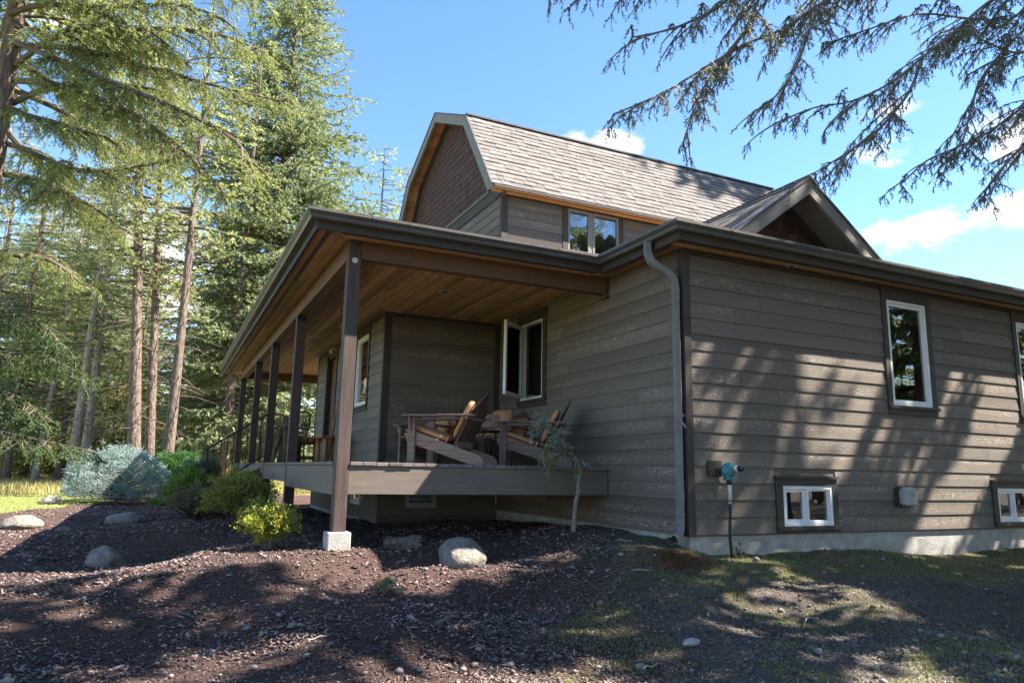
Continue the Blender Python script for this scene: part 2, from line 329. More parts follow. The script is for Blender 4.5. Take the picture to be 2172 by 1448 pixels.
# ---------------------------------------------------------------- terrain
GCTL = np.array([(-3.4, 1.5, -.19), (-3.4, 4.9, -.2), (-3.4, 8, -.28), (-1.2, 3, -.1), (-2, 1.6, -.16), (-.4, 1.4, -.04), (-.2, .5, -.05), (-.45, -.1, -.1), (-.7, -.7, -.3), (.4, -.4, -.23), (2, -.2, -.215), (6, -.2, -.25), (10, -.2, -.25), (0.6, -1.2, -.36), (3, -1.6, -.38),
    (-2.1, .86, -.36), (-2.54, 1.5, -.27), (-3.1, .2, -.48), (-5.5, 2.8, -.45), (-3.9, 2, -.24), (-3.87, 5.3, -.25), (-4.1, 9.3, -.29), (-6.5, 11.5, -.41), (-5.6, 8.7, -.4), (-7, 8, -.45), (-4.5, 12.5, -.35), (-4.4, 18, -.36), (-6.2, 15, -.42), (-8, 2, -.6), (-5, -1, -.68), (-2.2, -.9, -.56),
    (-2.6, -2, -.72), (-.5, -2, -.58), (1.2, -2.6, -.6), (4, -3.5, -.6), (-5, -6, -.9), (-2, -5.5, -.85), (1, -6, -.8), (-9, -4, -.85), (-10, 12, -.47), (-15, 22, -.5), (0, 26, -.45), (-5, 42, -.45), (-22, 0, -.7), (11, -8, -.7), (20, 0, -.4), (20, 30, -.4), (-30, 40, -.5), (0, 9, -.2), (5, 5, -.2)])
def ground_z(x, y, rough=True):
    x = np.asarray(x, float); y = np.asarray(y, float); num = np.zeros_like(x); den = np.zeros_like(x)
    for cx, cy, cz in GCTL:
        w = 1.0 / ((x - cx) ** 2 + (y - cy) ** 2 + .12) ** 1.7; num += w * cz; den += w
    z = num / den
    if rough:
        z = z + (interp_noise(x * .9, y * .9, 1) - .5) * .05 + (interp_noise(x * 3.1, y * 3.1, 2) - .5) * .03 + (interp_noise(x * 9, y * 9, 3) - .5) * .014
    return z
def gz(x, y): return float(ground_z(np.array([x]), np.array([y]))[0])
def axis_pts(segs):
    out = []
    for a, b, st in segs: out += list(np.arange(a, b, st))
    return np.array(out + [segs[-1][1]])
gx_ = axis_pts([(-700, -60, 80), (-60, -16, 2.2), (-16, -9, .35), (-9, 7, .1), (7, 14, .5), (14, 60, 3), (60, 700, 80)])
gy_ = axis_pts([(-300, -40, 40), (-40, -8, 2), (-8, -4, .25), (-4, 5, .09), (5, 20, .22), (20, 60, 1.6), (60, 900, 70)])
GX, GY = np.meshgrid(gx_, gy_); GZ = ground_z(GX, GY); far = np.clip((np.hypot(GX, GY) - 90) / 300, 0, 1); GZ = GZ * (1 - far) - .5 * far
nx, ny = len(gx_), len(gy_); ii = np.arange(nx * ny).reshape(ny, nx)
GF = np.stack([ii[:-1, :-1], ii[:-1, 1:], ii[1:, 1:], ii[1:, :-1]], -1).reshape(-1, 4)
def ground_mat():
    t = NT('forest_ground'); v = t.coord((1, 1, 1), jitter=False); s = t.add('ShaderNodeSeparateXYZ'); t.l.new(v, s.inputs[0]); x, y = s.outputs[0], s.outputs[1]
    n0 = t.noise(v, .8, 4); n1 = t.noise(v, 5.0, 6, .65); n2 = t.noise(v, 38.0, 5, .7); n3 = t.noise(v, 1.7, 4)
    mulch = t.mix(t.rng(n2, .3, .72), (.04, .027, .023), (.18, .12, .10)); mulch = t.mix(t.rng(n1, .42, .66), mulch, (.12, .07, .064))
    dirt = t.mix(t.rng(n2, .28, .74), (.075, .062, .052), (.21, .177, .148)); dirt = t.mix(t.rng(n1, .40, .62), dirt, (.14, .113, .092)); dirt = t.mix(t.rng(n3, .55, .68, 0, .8), dirt, (.05, .042, .036))
    turf = t.mix(t.rng(n1, .3, .7), (.10, .125, .04), (.24, .22, .09)); turf = t.mix(t.rng(n2, .35, .65, 0, .6), turf, (.15, .112, .075))
    lawn = t.mix(t.rng(n1, .3, .7), (.17, .22, .055), (.30, .31, .10)); field = t.mix(t.rng(n3, .3, .7), (.28, .25, .09), (.46, .38, .18))
    # bare dirt on the right, thin turf against the wall, bark bed on the left, lawn and meadow beyond
    wob = t.math('MULTIPLY', t.math('SUBTRACT', n0, .5), 1.6)
    e1 = t.math('ADD', t.math('ADD', x, t.math('MULTIPLY', y, -.45)), wob)           # x-.45y
    f_dirt = t.rng(e1, -1.5, -.5, 0, 1, True)
    tm = t.math('ADD', t.math('ADD', y, t.math('MULTIPLY', x, .1)), t.math('MULTIPLY', wob, .9))
    f_turf = t.math('MULTIPLY', t.rng(tm, -1.5, -.6, 0, 1, True), t.rng(n1, .36, .58, .25, 1.0))
    c = t.mix(f_turf, dirt, turf); c = t.mix(f_dirt, mulch, c)
    e2 = t.math('ADD', t.math('ADD', y, t.math('MULTIPLY', x, -3.2)), t.math('MULTIPLY', wob, 1.0))   # y-3.2x
    c = t.mix(t.rng(e2, 36.2, 37.0, 0, 1, True), c, lawn)
    c = t.mix(t.rng(t.math('ADD', y, wob), 20.5, 22.0, 0, 1, True), c, field)
    n4 = t.noise(v, 140.0, 4, .7); c = t.bright(c, t.rng(n4, .3, .7, .65, 1.35)); t.bump(t.math('ADD', t.math('ADD', t.math('MULTIPLY', n2, .8), n1), t.math('MULTIPLY', n4, .25)), .07); return t.base(c, .95, .1)
M['ground'] = ground_mat()
tag(link('ground', npmesh('ground', np.stack([GX, GY, GZ], -1).reshape(-1, 3), GF, True), 'ground'), 'bark mulch bed, bare dirt, thin turf and lawn sloping around the house', kind='structure')

# ---------------------------------------------------------------- house
H = empty('house', 'brown lap sided house with gambrel roof and covered porch', 'house')
ROW = .178
_bcache = {}
def board_mesh(L, hgt, t0, t1, name):
    k = (round(L, 3), hgt, t0, t1, name)
    if k not in _bcache:
        m = MB(); h = L / 2
        m.prism([(0, -hgt / 2), (t1, -hgt / 2), (t0, hgt / 2), (0, hgt / 2)], -h, h, lambda a, b, t: (t, a, b))
        _bcache[k] = m.mesh(name)
    return _bcache[k]
def face_mtx(face, s, d, z):
    """local x along the wall, local y outward; face 'S' (normal -Y) or 'W' (normal -X)"""
    if face == 'S': return Matrix(((-1, 0, 0, s), (0, -1, 0, d), (0, 0, 1, z), (0, 0, 0, 1)))
    return Matrix(((0, -1, 0, d), (1, 0, 0, s), (0, 0, 1, z), (0, 0, 0, 1)))
def cut(a, b, z0, z1, openings):
    segs = [(a, b)]
    for o0, o1, q0, q1 in openings:
        if q0 < z1 - .03 and q1 > z0 + .03:
            new = []
            for p, q in segs:
                if o1 <= p or o0 >= q: new.append((p, q)); continue
                if o0 > p: new.append((p, o0))
                if o1 < q: new.append((o1, q))
            segs = new
    return segs
def siding(wall, face, s0, s1, d, zbase, rows, ztop, openings=(), mat='siding', length=3.66, rr=None, row=ROW):
    rr = rr or rnd
    for j in range(rows):
        z0 = zbase + j * row; z1 = min(z0 + row + .012, ztop)
        if z1 - z0 < .04: continue
        joint = s0 - rr.uniform(.3, length)
        cuts = [s0]
        while joint < s1:
            if joint > s0 + .15 and joint < s1 - .15: cuts.append(joint)
            joint += length
        cuts.append(s1)
        for a, b in zip(cuts[:-1], cuts[1:]):
            for p, q in cut(a, b, z0, z1, openings):
                L = q - p - .004
                if L < .03: continue
                L = round(L, 3); hg = round(z1 - z0, 3)
                link('siding_board', board_mesh(L, hg, .006, .02, 'siding_board'), mat, wall, face_mtx(face, (p + q) / 2, d, (z0 + z1) / 2))
def wall_slab(name, face, s0, s1, d, thick, z0, z1, openings, mat):
    """solid wall behind the boards, with real openings; spans d..d+thick behind the face"""
    m = MB(); ss = sorted({s0, s1, *[o[0] for o in openings], *[o[1] for o in openings]}); zs = sorted({z0, z1, *[o[2] for o in openings], *[o[3] for o in openings]})
    for a, b in zip(ss[:-1], ss[1:]):
        for p, q in zip(zs[:-1], zs[1:]):
            cx, cz = (a + b) / 2, (p + q) / 2
            if any(o[0] < cx < o[1] and o[2] < cz < o[3] for o in openings): continue
            if face == 'S': m.box(a, b, d, d + thick, p, q)
            else: m.box(d, d + thick, a, b, p, q)
    return m.build(name, mat, H)
def wbox(m, face, d, s0, s1, o0, o1, z0, z1):
    """box on a wall: s range along, o0..o1 outward from d"""
    if face == 'S': m.box(s0, s1, d - o1, d - o0, z0, z1)
    else: m.box(d - o1, d - o0, s0, s1, z0, z1)
    return m
def window(face, d, cas, fr, mull=None, sill=True, head=False, casing_mat='trim', leaf=True, room_depth=1.6, blind=False):
    """cas/fr = (s0,s1,z0,z1) of casing and white frame; parts: casing (window) > window_frame, sash, pane, sill"""
    a0, a1, b0, b1 = cas; f0, f1, g0, g1 = fr
    w = wbox(MB(), face, d, f0, f1, -.03, .034, g1, b1).build('window', casing_mat, H)
    for q in ((a0, f0, b0, b1), (f1, a1, b0, b1), (f0, f1, b0, g0)): wbox(MB(), face, d, q[0], q[1], -.03, .034, q[2], q[3]).build('casing', casing_mat, w)
    if head: wbox(MB(), face, d, a0 - .012, a1 + .012, -.01, .058, b1 - .004, b1 + .026).build('head_trim', casing_mat, w)
    if sill: wbox(MB(), face, d, a0 - .01, a1 + .01, -.01, .062, g0 - .042, g0 - .004).build('sill', casing_mat, w)
    e = .038
    m = MB(); wbox(m, face, d, f0, f0 + e, -.06, .026, g0, g1); wbox(m, face, d, f1 - e, f1, -.06, .026, g0, g1); wbox(m, face, d, f0 + e, f1 - e, -.06, .026, g1 - e, g1); wbox(m, face, d, f0 + e, f1 - e, -.06, .026, g0, g0 + e)
    m.build('window_frame', 'vinyl', w, bevel=.003)
    panes = [(f0 + e, f1 - e)] if mull is None else [(f0 + e, mull - .012), (mull + .012, f1 - e)]
    if mull is not None: wbox(MB(), face, d, mull - .012, mull + .012, -.06, .022, g0 + e, g1 - e).build('mullion', 'vinyl', w)
    for i, (p, q) in enumerate(panes):
        if not leaf: break
        k = .036 if (mull is None or i == 0) else .022; o = .008 if (mull is None or i == 0) else .014
        m = MB(); wbox(m, face, d, p, p + k, -.05, o, g0 + e, g1 - e); wbox(m, face, d, q - k, q, -.05, o, g0 + e, g1 - e); wbox(m, face, d, p + k, q - k, -.05, o, g1 - e - k, g1 - e); wbox(m, face, d, p + k, q - k, -.05, o, g0 + e, g0 + e + k)
        m.build('sash', 'vinyl', w, bevel=.002)
        wbox(MB(), face, d, p + k, q - k, -.022, -.016, g0 + e + k, g1 - e - k).build('pane', 'glass', w)
    # the room behind
    m = MB(); x0, x1 = f0 - .35, f1 + .35; z0, z1 = g0 - .5, g1 + .15; D0, D1 = .13, room_depth
    wbox(m, face, d, x0, x1, -D1 - .03, -D1, z0, z1); wbox(m, face, d, x0 - .03, x0, -D1, -D0, z0, z1); wbox(m, face, d, x1, x1 + .03, -D1, -D0, z0, z1); wbox(m, face, d, x0, x1, -D1, -D0, z1, z1 + .03); wbox(m, face, d, x0, x1, -D1, -D0, z0 - .03, z0)
    m.build('room', 'interior', w)
    if blind: wbox(MB(), face, d, f0 + .03, f1 - .03, -.11, -.1, g1 - .42, g1).build('blind', 'interior', w)
    return w
# --- openings (casing rectangles) per wall
A_T = [(3.168, 4.107, 1.417, 3.05), (5.932, 6.871, 1.417, 3.05)]; A_S = [(1.199, 2.159, .004, .6), (5.099, 6.06, .004, .6)]
B_W = [(3.154, 4.097, 1.585, 3.06)]; T_W = [(5.804, 6.80, 1.582, 3.045)]; T_D = [(8.408, 9.54, .681, 2.97)]
fr = lambda c, l, r, b, t: (c[0] + l, c[1] - r, c[2] + b, c[3] - t)
A_fr = [fr(c, .115, .053, .115, .15) for c in A_T]; A_fr = [(c[0] + .085, c[1] - .085, c[2] + .115, c[3] - .15) for c in A_T]
A_fs = [(c[0] + .104, c[1] - .076, c[2] + .066, c[3] - .085) for c in A_S]
B_fr = [(3.262, 4.005, 1.697, 2.903)]; T_fr = [(5.87, 6.70, 1.675, 2.9)]
ZS = 3.085        # underside of soffit
wA = wall_slab('wall', 'S', 0, 9.2, 0, .12, -.02, 3.2, A_fr + A_fs, 'siding')
wA['label'] = 'grey brown lap siding wall dappled with tree shade'
siding(wA, 'S', .07, 9.2, 0, 0, 18, ZS - .055, A_T + A_S, rr=random.Random(11))
wB = wall_slab('wall', 'W', .12, 4.9, 0, .12, -.02, 3.2, B_fr, 'siding')
siding(wB, 'W', .07, 4.86, 0, 0, 18, ZS - .035, B_W, rr=random.Random(4))
wD = wall_slab('wall', 'S', -1.87, 0, 4.904, .12, -.2, 3.2, [], 'siding')
siding(wD, 'S', -1.93, -.06, 4.904, 0, 18, ZS - .06, rr=random.Random(5), length=6)
wT = wall_slab('wall', 'W', 4.904, 10.5, -1.993, .12, -.2, 3.2, T_fr + [(8.52, 9.19, .70, 2.86)], 'siding')
siding(wT, 'W', 4.96, 10.44, -1.993, 0, 18, ZS - .05, T_W + T_D, 'siding', rr=random.Random(6))
m = MB(); m.box(-1.993, 9.2, 10.38, 10.5, -.2, 3.2); m.box(9.08, 9.2, .12, 10.38, -.2, 3.2); m.build('wall', 'siding', H)
# trims at corners and under the soffit
m = MB()
for q in ((0 - .024, .068, -.026, 0, -.015, ZS),): m.box(*q)
m.build('corner_trim', 'trim', H, bevel=.002)
MB().box(-.026, 0, .002, .075, -.015, ZS).build('corner_trim', 'trim', H, bevel=.002)
MB().box(-.1, -.001, 4.83, 4.903, .3, ZS).build('corner_trim', 'trim', H)
MB().box(-2.018, -1.91, 4.878, 4.903, .2, ZS).build('corner_trim', 'trim', H)
MB().box(-2.018, -1.994, 4.905, 4.975, .2, ZS).build('corner_trim', 'trim', H)
MB().box(-2.016, -1.994, 10.44, 10.51, .2, ZS).build('corner_trim', 'trim', H)
MB().box(.07, 9.2, -.024, -.001, ZS - .052, ZS).build('frieze', 'trim', H)
MB().box(-1.91, -.1, 4.88, 4.903, ZS - .055, ZS).build('frieze', 'trim', H)
MB().box(-2.015, -1.994, 4.976, 10.44, ZS - .045, ZS).build('frieze', 'trim', H)
# foundation
MB().box(.012, 9.19, .012, .3, -1.0, -.002).build('foundation', 'concrete', H)
MB().box(.012, .3, .301, 4.9, -1.0, -.002).build('foundation', 'concrete', H)
MB().box(-1.98, .3, 4.916, 5.2, -1.0, -.19).build('foundation', 'concrete', H)
MB().box(-1.98, -1.7, 5.201, 10.49, -1.0, -.19).build('foundation', 'concrete', H)
# windows
for c, f in zip(A_T, A_fr): window('S', 0, c, f)
for c, f in zip(A_S, A_fs): window('S', 0, c, f, mull=f[0] + .375, head=True, room_depth=.9)
window('W', -1.993, T_W[0], T_fr[0], casing_mat='trim')
wb = window('W', 0, B_W[0], B_fr[0], leaf=False)
# the casement stands open, hinged on the far jamb
m = MB(); SW, SH = .70, 1.13; e = .055
m.box(0, e, -.022, .022, 0, SH); m.box(SW - e, SW, -.022, .022, 0, SH); m.box(e, SW - e, -.022, .022, 0, e); m.box(e, SW - e, -.022, .022, SH - e, SH)
ang = math.radians(47); dirx, diry = -math.sin(ang), -math.cos(ang)
smx = Matrix(((dirx, diry, 0, -.035), (diry, -dirx, 0, 3.965), (0, 0, 1, 1.735), (0, 0, 0, 1)))
sash = m.build('sash', 'vinyl', wb, bevel=.004); sash.matrix_local = smx
pn = MB().box(e, SW - e, -.004, .004, e, SH - e).build('pane', 'glass', wb); pn.matrix_local = smx
for hz in (.1, .55, 1.0):
    hk = MB().box(SW - .04, SW - .01, .022, .03, hz, hz + .06).build('latch', 'vent', wb); hk.matrix_local = smx
bar = MB().bar((-.03, 3.5, 1.74), (-.2, 3.8, 1.75), .02, .008).build('operator_arm', 'vent', wb)
# a small orange thing standing inside the open window
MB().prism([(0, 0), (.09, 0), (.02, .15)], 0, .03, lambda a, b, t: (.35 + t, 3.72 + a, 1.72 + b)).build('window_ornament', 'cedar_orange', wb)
# door in the porch wall
m = MB(); d = -1.993
wbox(m, 'W', d, 8.41, 8.52, -.02, .034, .69, 2.97); wbox(m, 'W', d, 9.19, 9.54, -.02, .03, .69, 2.97); wbox(m, 'W', d, 8.52, 9.19, -.02, .034, 2.86, 2.97)
door = m.build('door', 'trim', H)
wbox(MB(), 'W', d, 8.52, 9.19, -.09, -.05, .70, 2.86).build('door_leaf', 'door', door)
for z0_, z1_ in ((.85, 1.45), (1.6, 2.7)): wbox(MB(), 'W', d, 8.62, 9.09, -.05, -.04, z0_, z1_).build('door_panel', 'door', door)
wbox(MB(), 'W', d, 9.22, 9.30, .03, .06, .70, 2.93).build('storm_jamb', 'black', door)
wbox(MB(), 'W', d, 8.5, 9.2, -.02, .05, .683, .72).build('threshold', 'vent', door)
m = MB(); m.lathe([(.0, 0), (.045, .0), (.05, .05), (.03, .09), (.0, .1)], 12, (-2.09, 8.7, 2.94)); m.tube([(-1.99, 8.62, 3.02), (-2.06, 8.66, 3.03), (-2.09, 8.7, 3.03)], .012, 6); m.build('porch_lamp', 'white', H, True)
# --- lower hip roof: one sheet over porch and wing
EAVE = 3.215; SL = .355
hx_ = axis_pts([(-3.83, -.34, .11633), (-.34, 9.63, .2493)]); hy_ = axis_pts([(-.345, 1.145, .149), (1.145, 14.9, .3127)])
hv = {}; HV = []; HF = []
def hip_z(x, y):
    h1 = min(x + 3.83, y - 1.145, 14.9 - y, 9.63 - x); h2 = min(x + .34, y + .345, 9.63 - x, 14.9 - y); return EAVE + SL * max(h1, h2)
for j, y in enumerate(hy_):
    for i, x in enumerate(hx_):
        if (y >= 1.145 - 1e-6 or x >= -.34 - 1e-4): hv[i, j] = len(HV); HV.append((x, y, hip_z(x, y)))
for j in range(len(hy_) - 1):
    for i in range(len(hx_) - 1):
        q = [(i, j), (i + 1, j), (i + 1, j + 1), (i, j + 1)]
        if all(k in hv for k in q):
            cx, cy = (hx_[i] + hx_[i + 1]) / 2, (hy_[j] + hy_[j + 1]) / 2
            if 0.2 < cx < 7.2 and 5.2 < cy < 10.4: continue
            if -1.8 < cx and cx < 9.6 and cy > 5.3 and cx > 0.2: continue
            HF.append(tuple(hv[k] for k in q))
m = MB(); m.v = HV; m.f = HF; ro = m.build('porch_roof', 'shingle2', H)
sd = ro.modifiers.new('thick', 'SOLIDIFY'); sd.thickness = .03; sd.offset = -1
# gutters: K-profile swept along each eave, mitred
def gutter(path, name='gutter', k_=1.0, parent=None):
    """path: eave corners in order with the outside of the house on the left of travel"""
    prof = [(0, .0), (.075, 0), (.085, .018), (.085, .035), (.118, .07), (.118, .1), (.108, .1), (.108, .078), (.07, .03), (.012, .012), (.012, .1), (0, .1)]
    P = [Vector((*p, 0)) for p in path]; n = len(P); m = MB(); rings = []
    for i, p in enumerate(P):
        d0 = (P[i] - P[i - 1]).normalized() if i > 0 else None; d1 = (P[i + 1] - P[i]).normalized() if i < n - 1 else None
        n0 = Vector((-d0.y, d0.x, 0)) if d0 else None; n1 = Vector((-d1.y, d1.x, 0)) if d1 else None
        o = n0 or n1
        if n0 and n1: o = (n0 + n1) / (1 + n0.dot(n1))
        rings.append([(p.x + o.x * a * k_, p.y + o.y * a * k_, 3.14 + (b - .05) * k_ + .05) for a, b in prof])
    k = len(prof)
    for r in rings: m.v += r
    for i in range(n - 1):
        for j in range(k): m.f.append((i * k + j, i * k + (j + 1) % k, (i + 1) * k + (j + 1) % k, (i + 1) * k + j))
    return m.build(name, 'metal', parent or H)
GXo, GYo, HXo, HYo = -3.903 + .118, 1.057 + .118, -.427 + .118, -.435 + .118
gut = gutter([(9.6, HYo), (HXo, HYo), (HXo, GYo), (GXo, GYo), (GXo, 14.9)])
for a_, b_ in (((.35, HYo), (.31, HYo)), ((4.4, HYo), (4.36, HYo)), ((-.95, GYo), (-.99, GYo)), ((-3.2, GYo), (-3.24, GYo)), ((GXo, 4.2), (GXo, 4.24)), ((GXo, 8.6), (GXo, 8.64)), ((HXo, -.05), (HXo, -.01))): gutter([a_, b_], 'gutter_seam', 1.035, gut)
def fascia(a, b, c, d): MB().box(a, b, c, d, ZS - .03, 3.235).build('fascia', 'trim', H)
FT = .03
fascia(HXo + .002, 9.6, HYo, HYo + FT); fascia(HXo, HXo + FT, HYo + FT + .002, GYo); fascia(GXo + .002, HXo + FT - .002, GYo + .002, GYo + FT); fascia(GXo, GXo + FT, GYo + FT + .004, 14.9)
# --- porch ceiling, soffits and vents (planks one by one)
cr = random.Random(21)
ceil = MB().box(-3.75, -.001, 1.2, 14.85, ZS + .022, ZS + .05).build('porch_ceiling', 'cedar', H)
soff = MB().box(-.28, 9.6, -.29, -.001, ZS + .022, ZS + .05).build('soffit', 'cedar', H)
_pc = {}
def plank(parent, mat, axis, s0, s1, c0, c1, z, name='plank', gap=.004):
    L, w = round(s1 - s0 - .003, 3), round(c1 - c0 - gap, 4); k = (L, w, mat)
    if k not in _pc:
        m = MB(); m.prism([(-w / 2, .011), (-w / 2 + .011, 0), (w / 2 - .011, 0), (w / 2, .011), (w / 2, .02), (-w / 2, .02)], -L / 2, L / 2, lambda a, b, t: (t, a, b)); _pc[k] = m.mesh('plank')
    c = ((s0 + s1) / 2, (c0 + c1) / 2)
    mt = Matrix.Translation((c[0], c[1], z)) if axis == 'x' else Matrix.Translation((c[1], c[0], z)) @ Matrix.Rotation(math.pi / 2, 4, 'Z')
    return link(name, _pc[k], mat, parent, mt)
PX0, PX1 = -3.37, -3.23      # post line
x = -3.225
while x < -.03:
    w = .131; x1 = min(x + w, -.02)
    ys = [1.62]; y = 1.62 + cr.uniform(.6, 3.6)
    end = 13.95 if x1 < -2.02 else 4.87
    while y < end - .4: ys.append(y); y += cr.choice((2.4, 3.05, 3.66))
    ys.append(end)
    if x < -2.02 < x1: x1 = -2.02
    for a, b in zip(ys[:-1], ys[1:]): plank(ceil, 'cedar', 'y', a, b, x, x1, ZS)
    x = x1
for c0, c1 in ((-3.748, -3.648), (-3.6, -3.49), (-3.49, -3.385)):           # west overhang
    ys = [1.24, *[1.24 + q for q in (2.2 + cr.random(), 5.4 + cr.random(), 8.8, 11.6)], 14.85]
    for a, b in zip(ys[:-1], ys[1:]): plank(ceil, 'cedar', 'y', max(a, 1.5 if c0 > -3.5 else (1.4 if c0 > -3.62 else 1.24)), b, c0, c1, ZS)
for c0, c1 in ((1.208, 1.30), (1.35, 1.475)):                                # south overhang
    xs = [-3.6 if c0 < 1.3 else -3.45, -1.9, -.29]
    for a, b in zip(xs[:-1], xs[1:]): plank(ceil, 'cedar', 'x', a, b, c0, c1, ZS)
for c0, c1 in ((-.285, -.20), (-.155, -.03)):                                # wing south soffit
    for a, b in zip((-.27, 2.9, 5.6, 9.5), (2.9, 5.6, 9.5)): plank(soff, 'cedar', 'x', a, b, c0, c1, ZS)
for c0, c1 in ((-.278, -.2), (-.155, -.03)):
    plank(soff, 'cedar', 'y', -.02 if c0 > -.19 else -.19, 1.4, c0, c1, ZS)
def vent_strip(axis, s0, s1, c, n):
    m = MB(); w = .04
    bx = (lambda a, b, p, q, z0, z1: m.box(a, b, p, q, z0, z1)) if axis == 'x' else (lambda a, b, p, q, z0, z1: m.box(p, q, a, b, z0, z1))
    bx(s0, s1, c - w / 2, c - w / 2 + .006, ZS + .001, ZS + .02); bx(s0, s1, c + w / 2 - .006, c + w / 2, ZS + .001, ZS + .02)
    st = (s1 - s0) / n
    for i in range(n): bx(s0 + i * st, s0 + i * st + st * .5, c - w / 2 + .006, c + w / 2 - .006, ZS + .004, ZS + .012)
    m.build('vent_strip', 'metal', H)
vent_strip('y', 1.3, 14.8, -3.624, 420); vent_strip('x', -3.5, -.3, 1.325, 110); vent_strip('x', -.2, 9.4, -.178, 260); vent_strip('y', -.15, 1.3, -.178, 40)
for q in ((-1.635, 3.189), (-2.654, 5.123), (-2.633, 7.724), (-2.659, 10.397), (1.55, -.085)):
    m = MB(); r = .085 if q[1] > 0 else .06
    rl = m.lathe([(r * .72, -.001), (r, -.008), (r, .002), (r * .7, .012), (r * .68, .0)], 24, (*q, ZS - .002)).build('recessed_light', 'lamp_trim', H, True)
    MB().lathe([(r * .71, 0), (r * .71, .003)], 24, (*q, ZS - .006)).build('bulb_well', 'black', rl)
# beams
def xbeam(y0, y1, x0, x1, z0=2.885, z1=3.1): return MB().box(x0 - (x0 + x1) / 2, x1 - (x0 + x1) / 2, y0 - (y0 + y1) / 2, y1 - (y0 + y1) / 2, z0 - 3, z1 - 3).build('beam', 'beam', H, bevel=.004, loc=((x0 + x1) / 2, (y0 + y1) / 2, 3))
xbeam(1.49, 1.615, -3.228, -.03); xbeam(13.98, 14.10, -3.228, 1.0)
b = MB().box(-6.32, 6.32, -.067, .067, -.1075, .1075).build('beam', 'beam', H, bevel=.004); b.matrix_local = Matrix.Translation((-3.30, 7.82, 2.9925)) @ Matrix.Rotation(math.pi / 2, 4, 'Z')
MB().box(-.05, -.002, 1.47, 1.64, 2.83, 3.075).build('beam_hanger', 'trim', H)
# posts, brackets, footings
for i, y in enumerate((1.493, 4.906, 7.737, 10.452, 13.96)):
    top = 2.883 if i else 3.083
    zb = {0: -.04, 1: -.075, 2: -.1, 3: .3, 4: .3}[i]
    m = MB().box(-.069, .069, -.069, .069, zb - 1.5, top - 1.5)
    ps = m.build('post', 'post', H, bevel=.006, loc=(-3.301, y + .069, 1.5))
    if i:
        MB().box(-.072, .072, -.072, .072, 1.30, 1.383).build('bracket', 'black', ps)
    if i < 3:
        f = MB(); f.prism([(-.12, -.12), (.12, -.12), (.12, .12), (-.12, .12)], zb - 1.5 - .5, zb - 1.5 + .005, lambda a, b, t: (a, b, t)); f.build('footing', 'concrete', ps, bevel=.012)
    if i == 0:
        MB().lathe([(.0, -.076), (.03, -.074), (.033, -.069), (.033, -.066)], 20, (0, 0, 1.36), 'y').build('bolt_plate', 'lamp_trim', ps)
        MB().box(.07, .11, -.04, .04, 1.36, 1.43).build('bracket', 'black', ps)
# deck: fascia boards, joists and boards one by one
DZ = .681
dk = MB().box(-3.20, -.03, 1.53, 1.57, .35, DZ - .042).build('deck', 'deckfascia', H)
MB().box(-3.231, -.03, 1.497, 1.529, .345, DZ - .04).build('deck_fascia', 'deckfascia', dk, bevel=.003)
for a, b in ((1.64, 4.9), (5.05, 7.73), (7.88, 10.44), (10.6, 13.95)):
    MB().box(-3.368, -3.338, a, b, .335 if a < 4 else .40, DZ - .042).build('deck_fascia', 'deckfascia', dk, bevel=.003)
    MB().box(-3.378, -3.24, a, b, DZ - .038, DZ - .002).build('deck_edge', 'deckfascia', dk, bevel=.003)
x = -3.225; i = 0
dr = random.Random(3)
while x < -.05:
    w = .1385; x1 = min(x + w, -.03); end = 4.86 if x1 > -2.0 else 13.9
    y0 = 1.478 + dr.uniform(-.006, .006)
    link('deck_board', MB().box(-(x1 - x - .006) / 2, (x1 - x - .006) / 2, -(end - y0) / 2, (end - y0) / 2, -.019, .019).mesh('deck_board'), 'deck', dk, Matrix.Translation(((x + x1) / 2, (y0 + end) / 2, DZ - .02 + dr.uniform(-.002, .002))), bevel=.004)
    x = x1
MB().box(-3.2, -.05, 1.7, 4.8, DZ - .2, DZ - .16).build('joist_deck', 'black', dk)
# basement window frames half hidden under the deck
for xx in (-1.55,):
    m = MB(); m.box(xx, xx + .5, 4.87, 4.9, .02, .10); m.box(xx, xx + .06, 4.87, 4.9, .10, .5); m.box(xx + .44, xx + .5, 4.87, 4.9, .10, .5); bw = m.build('window', 'vent', H); MB().box(xx + .06, xx + .44, 4.885, 4.893, .1, .5).build('pane', 'glass', bw)
m = MB(); m.box(-2.03, -1.994, 5.9, 5.96, .02, .5); m.box(-2.03, -1.994, 6.5, 6.56, .02, .5); m.box(-2.03, -1.994, 5.96, 6.5, .02, .08); bw = m.build('window', 'vinyl', H); MB().box(-2.008, -2.0, 5.96, 6.5, .08, .5).build('pane', 'glass', bw)
# stair and handrail on the west side
st = MB().box(-4.25, -3.40, 7.85, 7.9, -.35, -.3).build('stair', 'trim', H)
for k in range(4): MB().box(-3.40 - .27 * (k + 1), -3.395 - .27 * k, 7.92, 9.7, .5 - .19 * k - .04, .5 - .19 * k).build('tread', 'black', st); MB().box(-3.41 - .27 * k, -3.395 - .27 * k, 7.95, 9.66, .31 - .19 * k, .46 - .19 * k).build('riser', 'trim', st)
MB().prism([(-3.4, .6), (-4.5, -.18), (-4.5, -.4), (-3.4, .25)], 7.86, 7.91, lambda a, b, t: (a, t, b)).build('stringer', 'deckfascia', st)
hr = MB().bar((-3.38, 7.70, 1.545), (-4.36, 7.70, .875), .045, .03).build('handrail', 'iron_brown', H)
MB().bar((-3.38, 7.70, .80), (-4.31, 7.70, .165), .035, .035).build('bottom_rail', 'iron_brown', hr)
MB().box(-4.345, -4.305, 7.68, 7.72, -.35, .90).build('newel', 'iron_brown', hr)
